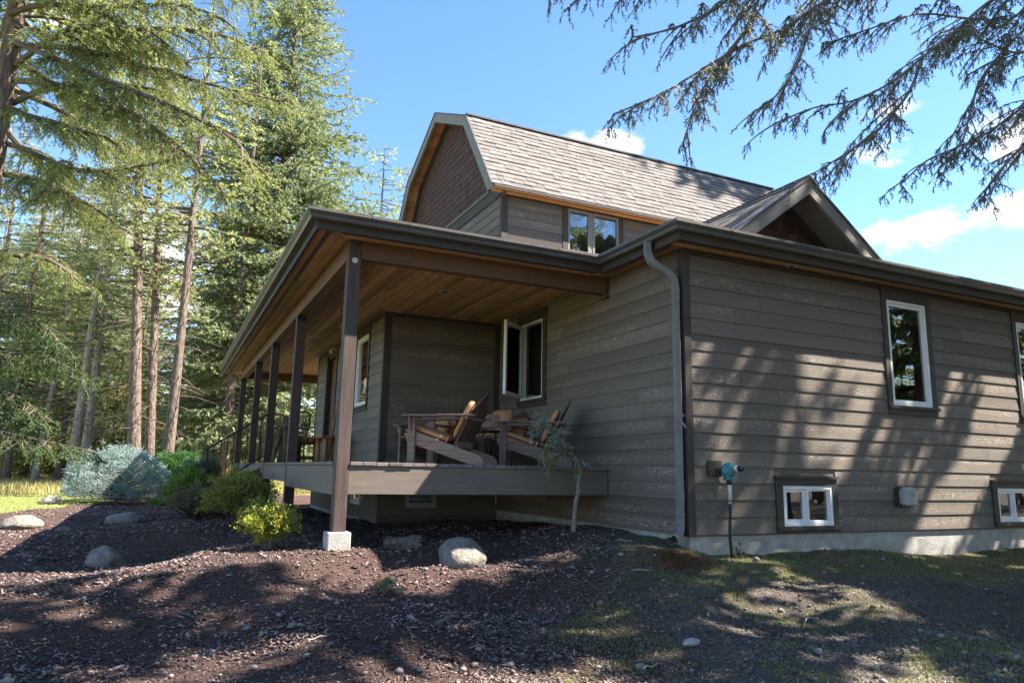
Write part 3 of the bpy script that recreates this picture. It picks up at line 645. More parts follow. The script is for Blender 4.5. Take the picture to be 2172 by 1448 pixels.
for k in range(8):
    xx = -3.47 - .108 * k; MB().box(xx - .008, xx + .008, 7.692, 7.708, .80 - (-3.38 - xx) * .683, 1.53 - (-3.38 - xx) * .683).build('baluster', 'iron_brown', hr)
# downspout: two offsets at the top, long leader, curved shoe at the bottom
m = MB()
pth = [(-.36, .16, 3.15), (-.36, .16, 3.07), (-.355, .155, 3.0), (-.33, .14, 2.93), (-.28, .115, 2.875), (-.2, .085, 2.825), (-.13, .065, 2.775), (-.085, .055, 2.71), (-.075, .05, 2.63), (-.075, .05, 2.5)]
def ds(path, name, parent, dims=(.058, .04)):
    mm = MB(); P = [Vector(p) for p in path]; n = len(P); o = 0
    for i, p in enumerate(P):
        d = (P[min(i + 1, n - 1)] - P[max(i - 1, 0)]).normalized(); wv = Vector((.45, .89, 0)); wv = (wv - d * wv.dot(d)).normalized(); uv = d.cross(wv)
        sc = 1.0 + (.05 if i % 2 and name != 'leader' else 0)
        # rectangular corrugated section
        sec = []
        a, b_ = dims; a *= sc; b_ *= sc
        for sx, sy in ((-1, -.8), (-.8, -1), (-.35, -1), (-.3, -.9), (-.05, -.9), (0, -1), (.05, -.9), (.3, -.9), (.35, -1), (.8, -1), (1, -.8), (1, .8), (.8, 1), (-.8, 1), (-1, .8)): sec.append(tuple(p + wv * sx * a + uv * sy * b_))
        mm.v += sec
    k = 15
    for i in range(n - 1):
        for j in range(k): mm.f.append((i * k + j, i * k + (j + 1) % k, (i + 1) * k + (j + 1) % k, (i + 1) * k + j))
    return mm.build(name, 'downspout', parent)
def refine(path, n):
    out = []
    for a, b in zip(path[:-1], path[1:]):
        for k in range(n): out.append(tuple(Vector(a).lerp(Vector(b), k / n)))
    return out + [path[-1]]
dsp = ds([(-.075, .05, 2.52), (-.075, .05, .20)], 'downspout', H, (.052, .036))
ds(refine(pth, 3), 'elbow', dsp, (.054, .038))
ds(refine([(-.075, .05, .22), (-.075, .05, .14), (-.085, .045, .07), (-.12, .025, .015), (-.18, 0, -.02), (-.25, -.035, -.045)], 3), 'shoe', dsp, (.055, .039))
m = MB(); m.box(-.135, -.02, .0, .012, 1.22, 1.25); m.bar((-.135, .006, 1.235), (-.025, -.02, 1.10), .004, .025); m.build('strap', 'downspout', dsp)
# --- upper storey
UW = 4.904
wu = MB().box(.0, 7.3, UW, UW + .12, 3.6, 5.62).build('wall', 'siding', H)
U_W = (1.214, 2.542, 4.55, 5.45); U_F = (1.325, 2.435, 4.60, 5.425)
siding(wu, 'S', .1, 7.3, UW, 4.0235, 8, 5.43, [U_W], rr=random.Random(9), row=.1754)
MB().box(.1, 1.214, UW - .026, UW - .001, 4.53, 4.722).build('water_table', 'trim', wu); MB().box(2.542, 7.3, UW - .026, UW - .001, 4.53, 4.722).build('water_table', 'trim', wu)
MB().box(-.024, .098, UW - .028, UW, 3.9, 5.47).build('corner_trim', 'trim', H); MB().box(-.024, 0, UW + .001, UW + .06, 3.9, 5.47).build('corner_trim', 'trim', H)
MB().box(.098, 7.3, UW - .025, UW - .001, 5.432, 5.47).build('frieze', 'trim', H)
m = MB()
def uwin():
    a0, a1, b0, b1 = U_W; f0, f1, g0, g1 = U_F
    w = MB().box(a0, f0, UW - .034, UW + .03, b0, 5.43).build('window', 'trim', H); MB().box(f1, a1, UW - .034, UW + .03, b0, 5.43).build('casing', 'trim', w)
    m = MB(); e = .042; mu = 1.832
    for a, b in ((f0, mu - .03), (mu + .03, f1)):
        m.box(a, a + e, UW - .03, UW + .05, g0, g1); m.box(b - e, b, UW - .03, UW + .05, g0, g1); m.box(a + e, b - e, UW - .03, UW + .05, g1 - e, g1); m.box(a + e, b - e, UW - .03, UW + .05, g0, g0 + e)
    m.box(mu - .03, mu + .03, UW - .02, UW + .05, g0, g1)
    m.build('window_frame', 'barge', w)
    for a, b in ((f0, mu - .03), (mu + .03, f1)):
        MB().box(a + e, b - e, UW - .008, UW - .003, g0 + e, g1 - e).build('pane', 'glass', w)
        MB().box(a + e, b - e, UW + .0, UW + .005, 5.05, g1 - e).build('blind', 'cushion', w)
    MB().lathe([(.0, 0), (.12, 0), (.13, .06), (.1, .09), (0, .1)], 14, (2.2, UW - .15, hip_z(2.2, UW - .15))).build('roof_vent_cap', 'petal', H, True)
uwin()
KE, KK, KR = (4.64, 5.505), (5.99, 7.39), (7.88, 8.33); K2 = (9.77, 7.39); E2 = (11.12, 5.505)
XE0, XE1 = -.315, 7.63
def offs(a, b, t):
    d = Vector((b[0] - a[0], b[1] - a[1])).normalized(); n = Vector((d.y, -d.x)); return n * t     # inward for left-to-right-over-the-top order
segs = [(KE, KK), (KK, KR), (KR, K2), (K2, E2)]
outline = [KE, KK, KR, K2, E2]
def inset(t):
    """outline moved inward by t"""
    out = []
    for i, p in enumerate(outline):
        nn = []
        if i > 0: nn.append(offs(outline[i - 1], p, t))
        if i < 4: nn.append(offs(p, outline[i + 1], t))
        if len(nn) == 2:
            a, b = nn; s = (a + b) / (1 + a.normalized().dot(b.normalized())); out.append((p[0] + s.x, p[1] + s.y))
        else: out.append((p[0] + nn[0].x, p[1] + nn[0].y))
    return out
i1 = inset(.05); i2 = inset(.19); iz = inset(.012)
m = MB()
for k in range(4): m.prism([iz[k], iz[k + 1], i1[k + 1], i1[k]], XE0 + .03, XE1, lambda a, b, t: (t, a, b))
gr = m.build('gambrel_roof', 'shingle2', H)
m = MB()
for k in range(4): m.prism([outline[k], outline[k + 1], i2[k + 1], i2[k]], XE0 - .02, XE0 + .028, lambda a, b, t: (t, a, b))
m.prism([KE, i2[0], (4.86, 5.44), (4.66, 5.42)], XE0 - .02, XE0 + .028, lambda a, b, t: (t, a, b))
m.build('barge_board', 'barge', gr)
o3 = inset(-.022)
m = MB()
for k in range(4): m.prism([o3[k], o3[k + 1], outline[k + 1], outline[k]], XE0 - .035, XE0 + .02, lambda a, b, t: (t, a, b))
m.build('drip_edge', 'metal', gr)
# gable soffit planks across the overhang
gp = random.Random(8)
for k, (a, b) in enumerate(segs):
    av, bv = Vector(i1[k]), Vector(i1[k + 1]); L = (bv - av).length; n = int(L / .135)
    if k < 2:
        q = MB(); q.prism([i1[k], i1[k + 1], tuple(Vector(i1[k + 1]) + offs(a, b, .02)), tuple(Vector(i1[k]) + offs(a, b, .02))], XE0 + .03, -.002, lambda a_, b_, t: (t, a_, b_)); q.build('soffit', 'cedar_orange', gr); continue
    for j in range(n):
        p, q2 = av.lerp(bv, j / n), av.lerp(bv, (j + .95) / n); off = offs(a, b, .018)
        c = (p + q2) / 2; mm = MB(); mm.prism([tuple(p - c), tuple(q2 - c), tuple(q2 + off - c), tuple(p + off - c)], -.14, .14, lambda a_, b_, t: (t, a_, b_))
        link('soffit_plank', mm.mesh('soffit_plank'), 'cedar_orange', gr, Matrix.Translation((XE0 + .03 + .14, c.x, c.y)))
# eave: fascia, cedar soffit, vent
MB().box(XE0 + .03, XE1, 4.615, 4.64, 5.464, 5.507).build('eave_fascia', 'dark_metal', gr)
for c0, c1 in ((4.642, 4.72), (4.76, 4.873)):
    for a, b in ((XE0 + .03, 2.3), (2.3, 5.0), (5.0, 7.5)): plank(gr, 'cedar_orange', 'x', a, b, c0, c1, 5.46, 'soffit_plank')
m = MB(); n = 90
for i in range(n): m.box(-.2 + i * .06, -.2 + i * .06 + .03, 4.722, 4.758, 5.462, 5.472)
m.build('vent_strip', 'metal', gr)
MB().box(XE0 - .03, XE1, KK[0] - .05, KK[0] + .03, KK[1] + .012, KK[1] + .045).build('knee_flashing', 'dark_metal', gr)
# gable wall with shakes, band board and tan siding below
gw = MB().prism([(UW + .001, 4.0), *[(p[0], p[1]) for p in inset(.06)][0:0], (UW + .001, 5.6), tuple(i1[1]), tuple(i1[2]), tuple(i1[3]), (10.85, 5.6), (10.85, 4.0)], .001, .12, lambda a, b, t: (t, a, b)).build('gable_wall', 'shake', H)
wg = MB().box(-.0002, .0005, UW + .1, 10.8, 4.0, 5.4).build('wall', 'siding', H)
siding(wg, 'W', UW + .062, 10.8, 0, 4.02, 9, 5.45, [], 'siding', rr=random.Random(15))
MB().box(-.03, -.001, UW + .062, 10.8, 5.452, 5.66).build('band_board', 'trim', H); MB().box(-.055, -.001, UW - .0, 10.85, 5.662, 5.695).build('band_cap', 'barge', H)
ig = inset(.20); ih = inset(.3)
m = MB()
for k in range(4): m.prism([tuple(i1[k]), tuple(i1[k + 1]), ig[k + 1], ig[k]], -.045, -.002, lambda a, b, t: (t, a, b))
m.build('gable_frieze', 'trim', H)
def inside(poly, y, z):
    c = False; n = len(poly)
    for i in range(n):
        (y0, z0), (y1, z1) = poly[i], poly[(i + 1) % n]
        if (z0 > z) != (z1 > z) and y < (y1 - y0) * (z - z0) / (z1 - z0) + y0: c = not c
    return c
_sh = {}
def shake_mesh(w, h=.20):
    k = (round(w, 3), h)
    if k not in _sh: _sh[k] = MB().prism([(0, -h / 2), (.016, -h / 2), (.004, h / 2), (0, h / 2)], -k[0] / 2 + .002, k[0] / 2 - .002, lambda a, b, t: (t, a, b)).mesh('shake')
    return _sh[k]
sr = random.Random(5); WID = (.075, .09, .105, .12, .14)
gpoly = [(UW + .03, 5.70), (UW + .06, 5.72)] + [tuple(Vector(p)) for p in inset(.26)[1:4]] + [(10.6, 5.72), (10.7, 5.7)]
shk = []; z = 5.70
while z < 8.2:
    y = UW + .02
    while y < 10.8:
        w = sr.choice(WID)
        if inside(gpoly, y + w / 2, z + .04): shk.append((y + w / 2, z + .1, w))
        y += w
    z += .142
shk.sort(key=lambda q: q[0] + .1 * q[1]); rest = MB()
for i, (y, z, w) in enumerate(shk):
    if i < 190: link('shake', shake_mesh(w), 'shake', gw, face_mtx('W', y, 0, z + sr.uniform(-.006, .006)))
    else:
        dz = sr.uniform(-.006, .006); rest.prism([(0, -.1), (-.016, -.1), (-.004, .1), (0, .1)], y - w / 2 + .002, y + w / 2 - .002, lambda a, b, t, z=z + dz: (a, t, z + b))
rs = rest.build('shakes', 'shake', gw); rs['kind'] = 'stuff'
# roof shingles on the lower slope that faces the yard
sv = Vector((0, KK[0] - KE[0], KK[1] - KE[1])); SLEN = sv.length; sv.normalize(); nv = Vector((0, -sv.z, sv.y)); EX = .1415
base0 = Vector((0, KE[0], KE[1]))
def shingle_mtx(xc, s): 
    p = base0 + sv * s + nv * .004; return Matrix(((1, sv.x, nv.x, xc), (0, sv.y, nv.y, p.y), (0, sv.z, nv.z, p.z), (0, 0, 0, 1)))
_sg = {}
def sg_mesh(w):
    if w not in _sg: _sg[w] = MB().prism([(0, 0), (EX * 1.5, 0), (EX * 1.5, .002), (0, .022)], -w / 2 + .002, w / 2 - .002, lambda a, b, t: (t, a, b)).mesh('shingle')
    return _sg[w]
gs = random.Random(12); tabs = []
for c in range(16):
    x = XE0 - .02 - gs.uniform(0, .2)
    while x < XE1:
        w = gs.choice((.13, .165, .2, .24, .29)); x0, x1 = max(x, XE0 - .025), min(x + w, XE1)
        if x1 - x0 > .05: tabs.append((round(x1 - x0, 3), (x0 + x1) / 2, c * EX, gs.random() < .4))
        x += w
tabs.sort(key=lambda q: q[1]); rest = MB()
for i, (w, xc, s, thick) in enumerate(tabs):
    mt = shingle_mtx(xc, s)
    if thick: mt = mt @ Matrix.Translation((0, 0, .006))
    if i < 300: link('shingle', sg_mesh(w), 'shingle', gr, mt)
    else:
        me = [(t, a, b) for t in (-w / 2 + .002, w / 2 - .002) for a, b in ((0, 0), (EX * 1.5, 0), (EX * 1.5, .002), (0, .022))]
        rest.add([mt @ Vector(p) for p in me], [(0, 1, 2, 3), (7, 6, 5, 4), (0, 3, 7, 4), (1, 5, 6, 2), (3, 2, 6, 7), (0, 4, 5, 1)])
# separate shade per shingle in the joined remainder too
t = NT('asphalt_shingle_joined'); v = t.coord((1, 1, 1), jitter=False); g = t.add('ShaderNodeNewGeometry')
c = t.mix(t.rng(t.noise(v, 5, 6), .3, .7), (.14, .126, .117), (.19, .17, .157)); c = t.bright(c, t.rng(g.outputs['Random Per Island'], 0, 1, .88, 1.12)); t.bump(t.noise(v, 160, 4), .004); M['shingle_joined'] = t.base(c, .92, .1)
rs = rest.build('shingles', 'shingle_joined', gr); rs['kind'] = 'stuff'
# --- wing gable
AX, AZ, GS = 1.722, 4.173, .735; GYF = -.25
def gsl(x): return AZ - GS * abs(x - AX)
m = MB()
for s in (-1, 1):
    xf = AX + s * 1.28; m.prism([(AX, AZ - .012), (xf, AZ - .012 - GS * 1.28), (xf, AZ - .07 - GS * 1.28), (AX, AZ - .07)], GYF + .03, 4.85, lambda a, b, t: (a, t, b))
wgable = m.build('wing_gable_roof', 'shingle2', H)
m = MB()
for s in (-1, 1):
    xf = AX + s * 1.20; m.prism([(AX, AZ - .012), (xf, AZ - .012 - GS * 1.20), (xf, AZ - .2 - GS * 1.20), (AX, AZ - .2)], GYF - .01, GYF + .03, lambda a, b, t: (a, t, b))
m.build('barge_board', 'barge', wgable)
m = MB()
for s in (-1, 1):
    xf = AX + s * 1.22; m.prism([(AX, AZ + .016), (xf, AZ + .016 - GS * 1.22), (xf, AZ - .011 - GS * 1.22), (AX, AZ - .011)], GYF - .03, GYF + .03, lambda a, b, t: (a, t, b))
m.build('drip_edge', 'metal', wgable)
m = MB(); svx = Vector((-1, 0, -GS)).normalized(); gs2 = random.Random(2)
for s in (-1, 1):
    dv = Vector((s, 0, -GS)).normalized(); up = Vector((GS * s, 0, 1)).normalized()
    for c_ in range(11):
        y = GYF - .02 - gs2.uniform(0, .2)
        while y < 4.6:
            w = gs2.choice((.16, .2, .26, .3)); y0, y1 = max(y, GYF - .025), y + w - .004
            lo = Vector((AX, 0, AZ - .012)) + dv * (1.56 - c_ * .141); hi = lo - dv * .2
            th = .016 if gs2.random() < .5 else .010
            a0, a1 = lo + up * th, hi + up * .003
            m.add([(a0.x, y0, a0.z), (a0.x, y1, a0.z), (a1.x, y1, a1.z), (a1.x, y0, a1.z), (lo.x, y0, lo.z), (lo.x, y1, lo.z)], [(0, 1, 2, 3), (0, 4, 5, 1)])
            y += w
rs = m.build('shingles', 'shingle_joined', wgable); rs['kind'] = 'stuff'
MB().prism([(-.11, -.075), (0, .006), (.11, -.075), (.11, -.06), (0, .022), (-.11, -.06)], GYF - .03, 4.6, lambda a, b, t: (AX + a, t, AZ + b)).build('ridge_cap', 'dark_metal', wgable)
wgw = MB().prism([(AX - 1.1, 3.2), (AX + 1.1, 3.2), (AX + 1.1, 3.3), (AX, AZ - .09), (AX - 1.1, 3.3)], .2, .3, lambda a, b, t: (a, t, b)).build('gable_wall', 'shake', H)
z = 3.22
while z < 4.05:
    x = AX - 1.1 + sr.uniform(-.1, 0)
    while x < AX + 1.1:
        w = sr.choice((.09, .12, .15, .19))
        if z + .06 < gsl(x + w / 2) - .16: link('shake', shake_mesh(w, .22), 'shake', wgw, face_mtx('S', x + w / 2, .2, z + .07))
        x += w
    z += .15
m = MB()
for s in (-1, 1):
    xf = AX + s * 1.05; m.prism([(AX, AZ - .09), (xf, AZ - .09 - GS * 1.05), (xf, AZ - .22 - GS * 1.05), (AX, AZ - .22)], .165, .198, lambda a, b, t: (a, t, b))
m.build('gable_frieze', 'trim', wgable)
for s in (-1, 1):
    for j in range(9):
        a0, a1 = .03 + j * .128, .03 + (j + .95) * .128
        c = (a0 + a1) / 2; mm = MB().prism([((a0 - c) * s, -GS * (a0 - c)), ((a1 - c) * s, -GS * (a1 - c)), ((a1 - c) * s, -GS * (a1 - c) - .02), ((a0 - c) * s, -GS * (a0 - c) - .02)], -.21, .21, lambda a, b, t: (a, t, b))
        link('soffit_plank', mm.mesh('soffit_plank'), 'barge', wgable, Matrix.Translation((AX + s * c, GYF + .03 + .21, AZ - .072 - GS * c)))
# ---------------------------------------------------------------- porch furniture
def pad(w, d, h, n=20, k=10, e1=.35, e2=.28, sag=0.0):
    """soft rectangular cushion: superellipsoid, w along x, d along y"""
    m = MB(); sg = lambda v, e: math.copysign(abs(v) ** e, v)
    for i in range(k + 1):
        ph = -math.pi / 2 + math.pi * i / k
        for j in range(n):
            th = 2 * math.pi * j / n; c = sg(math.cos(ph), e1)
            x, y = w / 2 * c * sg(math.cos(th), e2), d / 2 * c * sg(math.sin(th), e2)
            m.v.append((x, y, h / 2 * sg(math.sin(ph), .7) * (1 - .35 * (abs(2 * x / w) ** 4 + abs(2 * y / d) ** 4) / 2) - sag * (x * x)))
    for i in range(k):
        for j in range(n): a, b = i * n + j, i * n + (j + 1) % n; m.f.append((a, b, b + n, a + n))
    return m
def make_chair(label, loc, rz):
    """plank lounge chair: front is +x, width along y"""
    t = empty('adirondack_chair', label, 'chair', loc, rz, 'plank chairs on the porch')
    for s in (-1, 1):
        y = s * .255
        MB().prism([(.43, .25), (.45, .33), (.40, .375), (.32, .37), (-.47, .105), (-.525, .05), (-.53, .0), (-.36, .0)], y - .016, y + .016, lambda a, b, q: (a, q, b)).build('side_rail', 'chair', t, bevel=.004)
        y = s * .29
        MB().box(.315, .405, y - .018, y + .018, 0, .545).build('leg', 'chair', t, bevel=.004)
        MB().prism([(.36, .545), (.36, .36), (.36 + .0, .36), (.375, .40), (.375, .545)], y + s * .02, y + s * .09, lambda a, b, q: (a, q, b) if b > .4 else (a, y + s * .02 + (q - y - s * .02) * .15, b)).build('arm_bracket', 'chair', t)
        ar = [(.47, -.06), (.49, -.03), (.49, .03), (.46, .075), (.2, .085), (-.3, .05), (-.43, .03), (-.44, -.02), (-.4, -.04), (.3, -.065)]
        MB().prism(ar, .547, .571, lambda a, b, q, s=s: (a, s * (.29 + b * 1.0), q)).build('arm', 'chair', t, bevel=.004)
    for k in range(6):
        u = k / 5; x = .41 - u * .52; z = .388 - u * .175 + (.004 if k else -.012)
        MB().bar((x, -.27, z), (x, .27, z), .082, .02, (math.sin(.33) * -1, 0, math.cos(.33))).build('seat_slat', 'chair', t)
    # reclined back: five boards, the middle ones taller, with a rounded crest
    for k in range(5):
        y = (k - 2) * .106; hh = (.60, .70, .775, .70, .60)[k]; w = .1
        top = [(-w / 2, hh - .03), (-w / 2 + .015, hh - .004), (0, hh + (.012 if k == 2 else .004)), (w / 2 - .015, hh - .004), (w / 2, hh - .03)]
        if k in (0, 4): top = [(-w / 2, hh - (.085 if k == 0 else .0)), (0, hh - .012), (w / 2, hh - (.0 if k == 0 else .085))]
        if k in (1, 3): top = [(-w / 2, hh - (.06 if k == 1 else -.03)), (0, hh), (w / 2, hh - (-.03 if k == 1 else .06))]
        th = math.radians(27)
        MB().prism([(-w / 2 * .9, 0), (w / 2 * .9, 0)] + top[::-1], 0, .02, lambda a, b, q: (-.13 - b * math.sin(th) - q * math.cos(th), y + a, .165 + b * math.cos(th) - q * math.sin(th))).build('back_slat', 'chair_dark', t, bevel=.002)
    MB().box(-.345, -.315, -.33, .33, .515, .547).build('back_brace', 'chair', t); MB().box(-.20, -.165, -.24, .24, .19, .26).build('lower_brace', 'chair', t)
    return t
def make_cushion(label, chair, pads=True):
    mt = chair.matrix_basis
    c = empty('chair_cushion', label, 'cushion', chair.location, chair.rotation_euler[2], 'tan chair cushions')
    o = pad(.50, .47, .085).build('seat_pad', 'cushion', c, True); o.matrix_local = Matrix.Translation((.17, 0, .36)) @ Matrix.Rotation(-.33, 4, 'Y')
    o2 = pad(.48, .44, .085).build('back_pad', 'cushion', c, True); o2.matrix_local = Matrix.Translation((-.235, 0, .52)) @ Matrix.Rotation(-(math.pi / 2 + math.radians(27)), 4, 'Y')
    for s in (-1, 1):
        MB().tube([(-.06, s * .2, .315), (-.08, s * .235, .30), (-.06, s * .245, .265), (-.04, s * .24, .22)], [.012, .014, .01, .006], 6).build('tie', 'cushion', c)
    return c
def heading(dx, dy): return math.atan2(dy, dx)
ch = [make_chair('grey plank lounge chair in front, its scalloped back to the camera', (-1.93, 2.02, DZ), heading(-.74, .67)),
      make_chair('grey plank lounge chair beside the siding wall under the casement window', (-.64, 2.35, DZ), heading(-.86, .51)),
      make_chair('grey plank lounge chair at the back by the dark wall', (-1.42, 4.12, DZ), heading(-.80, -.52)),
      make_chair('grey plank lounge chair half hidden behind the small bent spruce', (-.48, 3.62, DZ), heading(-.86, -.42))]
make_cushion('tan canvas cushion on the front plank chair', ch[0]); make_cushion('tan canvas cushion on the chair beside the siding wall', ch[1])
make_cushion('tan canvas cushion on the chair by the dark wall', ch[2]); make_cushion('tan canvas cushion on the half hidden chair', ch[3])
p = tag(pad(.42, .42, .14, e1=.6, e2=.4).build('throw_pillow', 'cushion', None, True), 'plump tan pillow leaning on the half hidden chair', 'pillow'); p.matrix_world = Matrix.Translation((-.52, 3.66, DZ + .64)) @ Matrix.Rotation(heading(-.86, -.42), 4, 'Z') @ Matrix.Rotation(-2.0, 4, 'Y')
p = tag(pad(.40, .40, .13, e1=.6, e2=.4).build('throw_pillow', 'cushion', None, True), 'tan pillow standing on the chair by the dark wall', 'pillow'); p.matrix_world = Matrix.Translation((-1.33, 4.16, DZ + .5)) @ Matrix.Rotation(heading(-.80, -.52), 4, 'Z') @ Matrix.Rotation(-2.0, 4, 'Y')
# bent-twig table between the chairs with a woven pillow on it
tt = empty('twig_table', 'bent willow twig table standing between the plank chairs', 'table', (-1.10, 2.72, DZ))
tr_ = random.Random(4)
for sx, sy in ((-1, -1), (1, -1), (-1, 1), (1, 1)): MB().tube([(sx * .17, sy * .17, 0), (sx * .165, sy * .18, .2), (sx * .17, sy * .17, .44)], .014, 7).build('leg', 'twig', tt, True)
for s in (-1, 1):
    for a in (.09, .13, .165):
        MB().tube([(-a, s * .18, .02)] + [(-a * math.cos(q), s * .18, .24 + a * math.sin(q)) for q in np.linspace(0, math.pi, 9)] + [(a, s * .18, .02)], .008, 6).build('hoop', 'twig', tt, True)
        MB().tube([(s * .18, -a, .02)] + [(s * .18, -a * math.cos(q), .24 + a * math.sin(q)) for q in np.linspace(0, math.pi, 9)] + [(s * .18, a, .02)], .008, 6).build('hoop', 'twig', tt, True)
for k in range(11): MB().tube([(-.22, -.2 + k * .04, .455 + tr_.uniform(-.004, .004)), (.22, -.2 + k * .04, .455)], .013, 6).build('top_twig', 'twig', tt, True)
p = tag(pad(.26, .22, .06).build('woven_cushion', 'pillow', None, True), 'woven russet cushion leaning on the twig table', 'cushion'); p.matrix_world = Matrix.Translation((-1.10, 2.72, DZ + .585)) @ Matrix.Rotation(-.4, 4, 'Z') @ Matrix.Rotation(math.radians(62), 4, 'X')
m = MB(); m.tube([(0, 0, 0), (-.04, -.02, .35), (-.10, -.05, .62)], [.012, .03, .004], 7); o = tag(m.build('dried_plume', 'pillow', None, True, loc=(-1.62, 3.35, DZ)), 'rusty dried plume standing behind the front chair', 'plume'); 
MB().lathe([(.05, 0), (.07, .1), (.05, .2), (.055, .22)], 12).build('vase', 'twig', o, True)
# far porch: log bench, log stool, leaning pole, driftwood stump, wicker chair, rail chair with painted mask
lb = empty('log_bench', 'peeled log bench seen through the porch posts', 'bench', (-2.72, 8.15, DZ), .12)
for sx, sy in ((-.19, -.55), (.19, -.55), (-.19, .55), (.19, .55)): MB().tube([(sx, sy, 0), (sx * .95, sy, .2), (sx * .97, sy, .40)], [.05, .047, .05], 9).build('leg', 'log', lb, True)
for z_ in (.10, .37): 
    for sy in (-.55, .55): MB().tube([(-.24, sy, z_), (.24, sy, z_)], .035, 8).build('stretcher', 'log', lb, True)
for k in range(4): MB().tube([(-.18 + k * .12, -.7, .43), (-.18 + k * .12, .7, .43)], .058, 9).build('seat_log', 'log', lb, True)
ls = empty('log_stool', 'low peeled log stool beside the front door', 'stool', (-2.35, 6.95, DZ), .2)
for sx, sy in ((-.16, -.16), (.16, -.16), (-.16, .16), (.16, .16)): MB().tube([(sx, sy, 0), (sx, sy, .44)], [.045, .04], 9).build('leg', 'log', ls, True)
MB().box(-.27, .27, -.25, .25, .44, .485).build('top', 'log', ls, bevel=.01)
wp = MB().tube([(0, 0, 0), (.12, .06, .8), (.235, .11, 1.72)], [.028, .026, .02], 8).build('walking_stick', 'log', None, True, loc=(-2.28, 7.55, DZ)); tag(wp, 'tall peeled walking stick leaning by the front door', 'stick')
MB().box(.17, .30, .02, .2, 1.60, 1.65).build('crosspiece', 'log', wp)
m = MB(); r_ = random.Random(6)
m.tube([(0, 0, 0), (.0, .02, .3), (.03, .0, .5), (.0, -.03, .72), (-.06, -.02, .84)], [.14, .12, .17, .11, .03], 9)
for a in range(7): q = a * .9; m.tube([(.1 * math.cos(q), .1 * math.sin(q), .62), (.17 * math.cos(q), .17 * math.sin(q), .42), (.22 * math.cos(q), .22 * math.sin(q), .1), (.24 * math.cos(q), .24 * math.sin(q), .0)], [.05, .045, .035, .02], 6)
tag(m.build('driftwood_stump', 'stump', None, True, loc=(-3.05, 7.35, DZ)), 'gnarled brown driftwood stump on the porch edge', 'stump')
wc = empty('wicker_chair', 'bronze wicker chair with latticed back behind the stump', 'chair', (-2.92, 8.05, DZ), 2.4)
for sx, sy in ((.2, -.22), (.2, .22), (-.2, -.22), (-.2, .22)): MB().tube([(sx * 1.1, sy * 1.05, 0), (sx, sy, .42)], .014, 7).build('leg', 'wicker', wc, True)
pad(.48, .50, .06, e1=.5).build('seat', 'wicker', wc, True, loc=(0, 0, .43))
fr_ = [(-.2, -.24, .43), (-.26, -.27, .7), (-.31, -.2, .92), (-.33, 0, .97), (-.31, .2, .92), (-.26, .27, .7), (-.2, .24, .43)]
MB().tube(fr_, .017, 7).build('back_frame', 'wicker', wc, True)
m = MB()
for k in range(-4, 9):
    for s in (-1, 1):
        a, b = Vector((-.21, s * -.24 + s * k * .06 - s * .0, .45)), Vector((-.31, s * .12 + s * k * .06, .9)); pts = [a.lerp(b, q / 8) for q in range(9)]; pts = [q for q in pts if abs(q.y) < .245 - .12 * max(0, (q.z - .8) / .15)]
        if len(pts) > 1: m.tube(pts, .007, 5)
m.build('lattice', 'wicker', wc)
for s in (-1, 1): MB().tube([(-.25, s * .26, .66), (0, s * .29, .66), (.2, s * .27, .62), (.21, s * .24, .43)], .016, 7).build('arm', 'wicker', wc, True)
rc = empty('iron_chair', 'iron porch chair with wooden slat seat near the railing', 'chair', (-3.08, 9.2, DZ), 1.4)
for sx, sy in ((.2, -.2), (.2, .2), (-.2, -.2), (-.2, .2)): MB().tube([(sx * 1.05, sy, 0), (sx, sy, .44 if sx > 0 else .98)], .012, 6).build('leg', 'iron_brown', rc, True)
for k in range(5): MB().box(-.2 + k * .085, -.125 + k * .085, -.22, .22, .44, .462).build('seat_slat', 'log', rc)
for z_ in (.6, .75, .93): MB().box(-.215, -.195, -.2, .2, z_, z_ + .06).build('back_slat', 'log', rc)
m = pad(.15, .2, .26, e1=.8, e2=.8); o = tag(m.build('painted_pot', 'pillow', None, True, loc=(-3.02, 9.22, DZ + .595)), 'round reddish pot standing on the iron porch chair', 'pot')
MB().lathe([(.05, .10), (.06, .12), (.07, .15), (.06, .155)], 12).build('rim', 'white', o, True)
# ---------------------------------------------------------------- fittings on the sunny wall
g = empty('gas_regulator', 'teal gas regulator on a riser pipe in front of the siding', 'regulator', (.45, -.12, gz(.45, -.12)))
gb = -g.location.z
MB().box(-.21, -.03, .075, .1, gb + .60, gb + .77).build('mounting_plate', 'trim', g, bevel=.003)
MB().tube([(-.12, .08, gb + .675), (-.05, .03, gb + .675), (-.02, .0, gb + .675)], .016, 9).build('inlet_pipe', 'iron_brown', g, True)
m = MB(); m.lathe([(.0, .055), (.06, .055), (.078, .04), (.088, .02), (.088, .005), (.078, -.01), (.06, -.04), (.04, -.05), (.0, -.05)], 22, (0, 0, gb + .665), 'y'); m.box(-.05, .05, -.03, .045, gb + .565, gb + .63); m.build('body', 'teal', g, True, bevel=.004)
MB().lathe([(.0, 0), (.031, 0), (.031, -.05), (.0, -.05)], 14, (.045, -.045, gb + .69), 'y').build('spring_cap', 'white', g, True); MB().lathe([(.0, 0), (.032, 0), (.032, -.04), (.0, -.04)], 14, (.05, -.096, gb + .69), 'y').build('vent_plug', 'black', g, True)
MB().lathe([(.024, 0), (.03, .01), (.03, .04), (.02, .05)], 10, (.0, 0, gb + .52)).build('coupling', 'black', g, True)
MB().tube([(0, 0, gb + .52), (.003, 0, gb + .45), (0, 0, gb + .32)], [.02, .021, .019], 10).build('wrapped_joint', 'tape', g, True)
MB().lathe([(.0205, 0), (.0205, .012)], 12, (0, 0, gb + .345)).build('band', 'black', g)
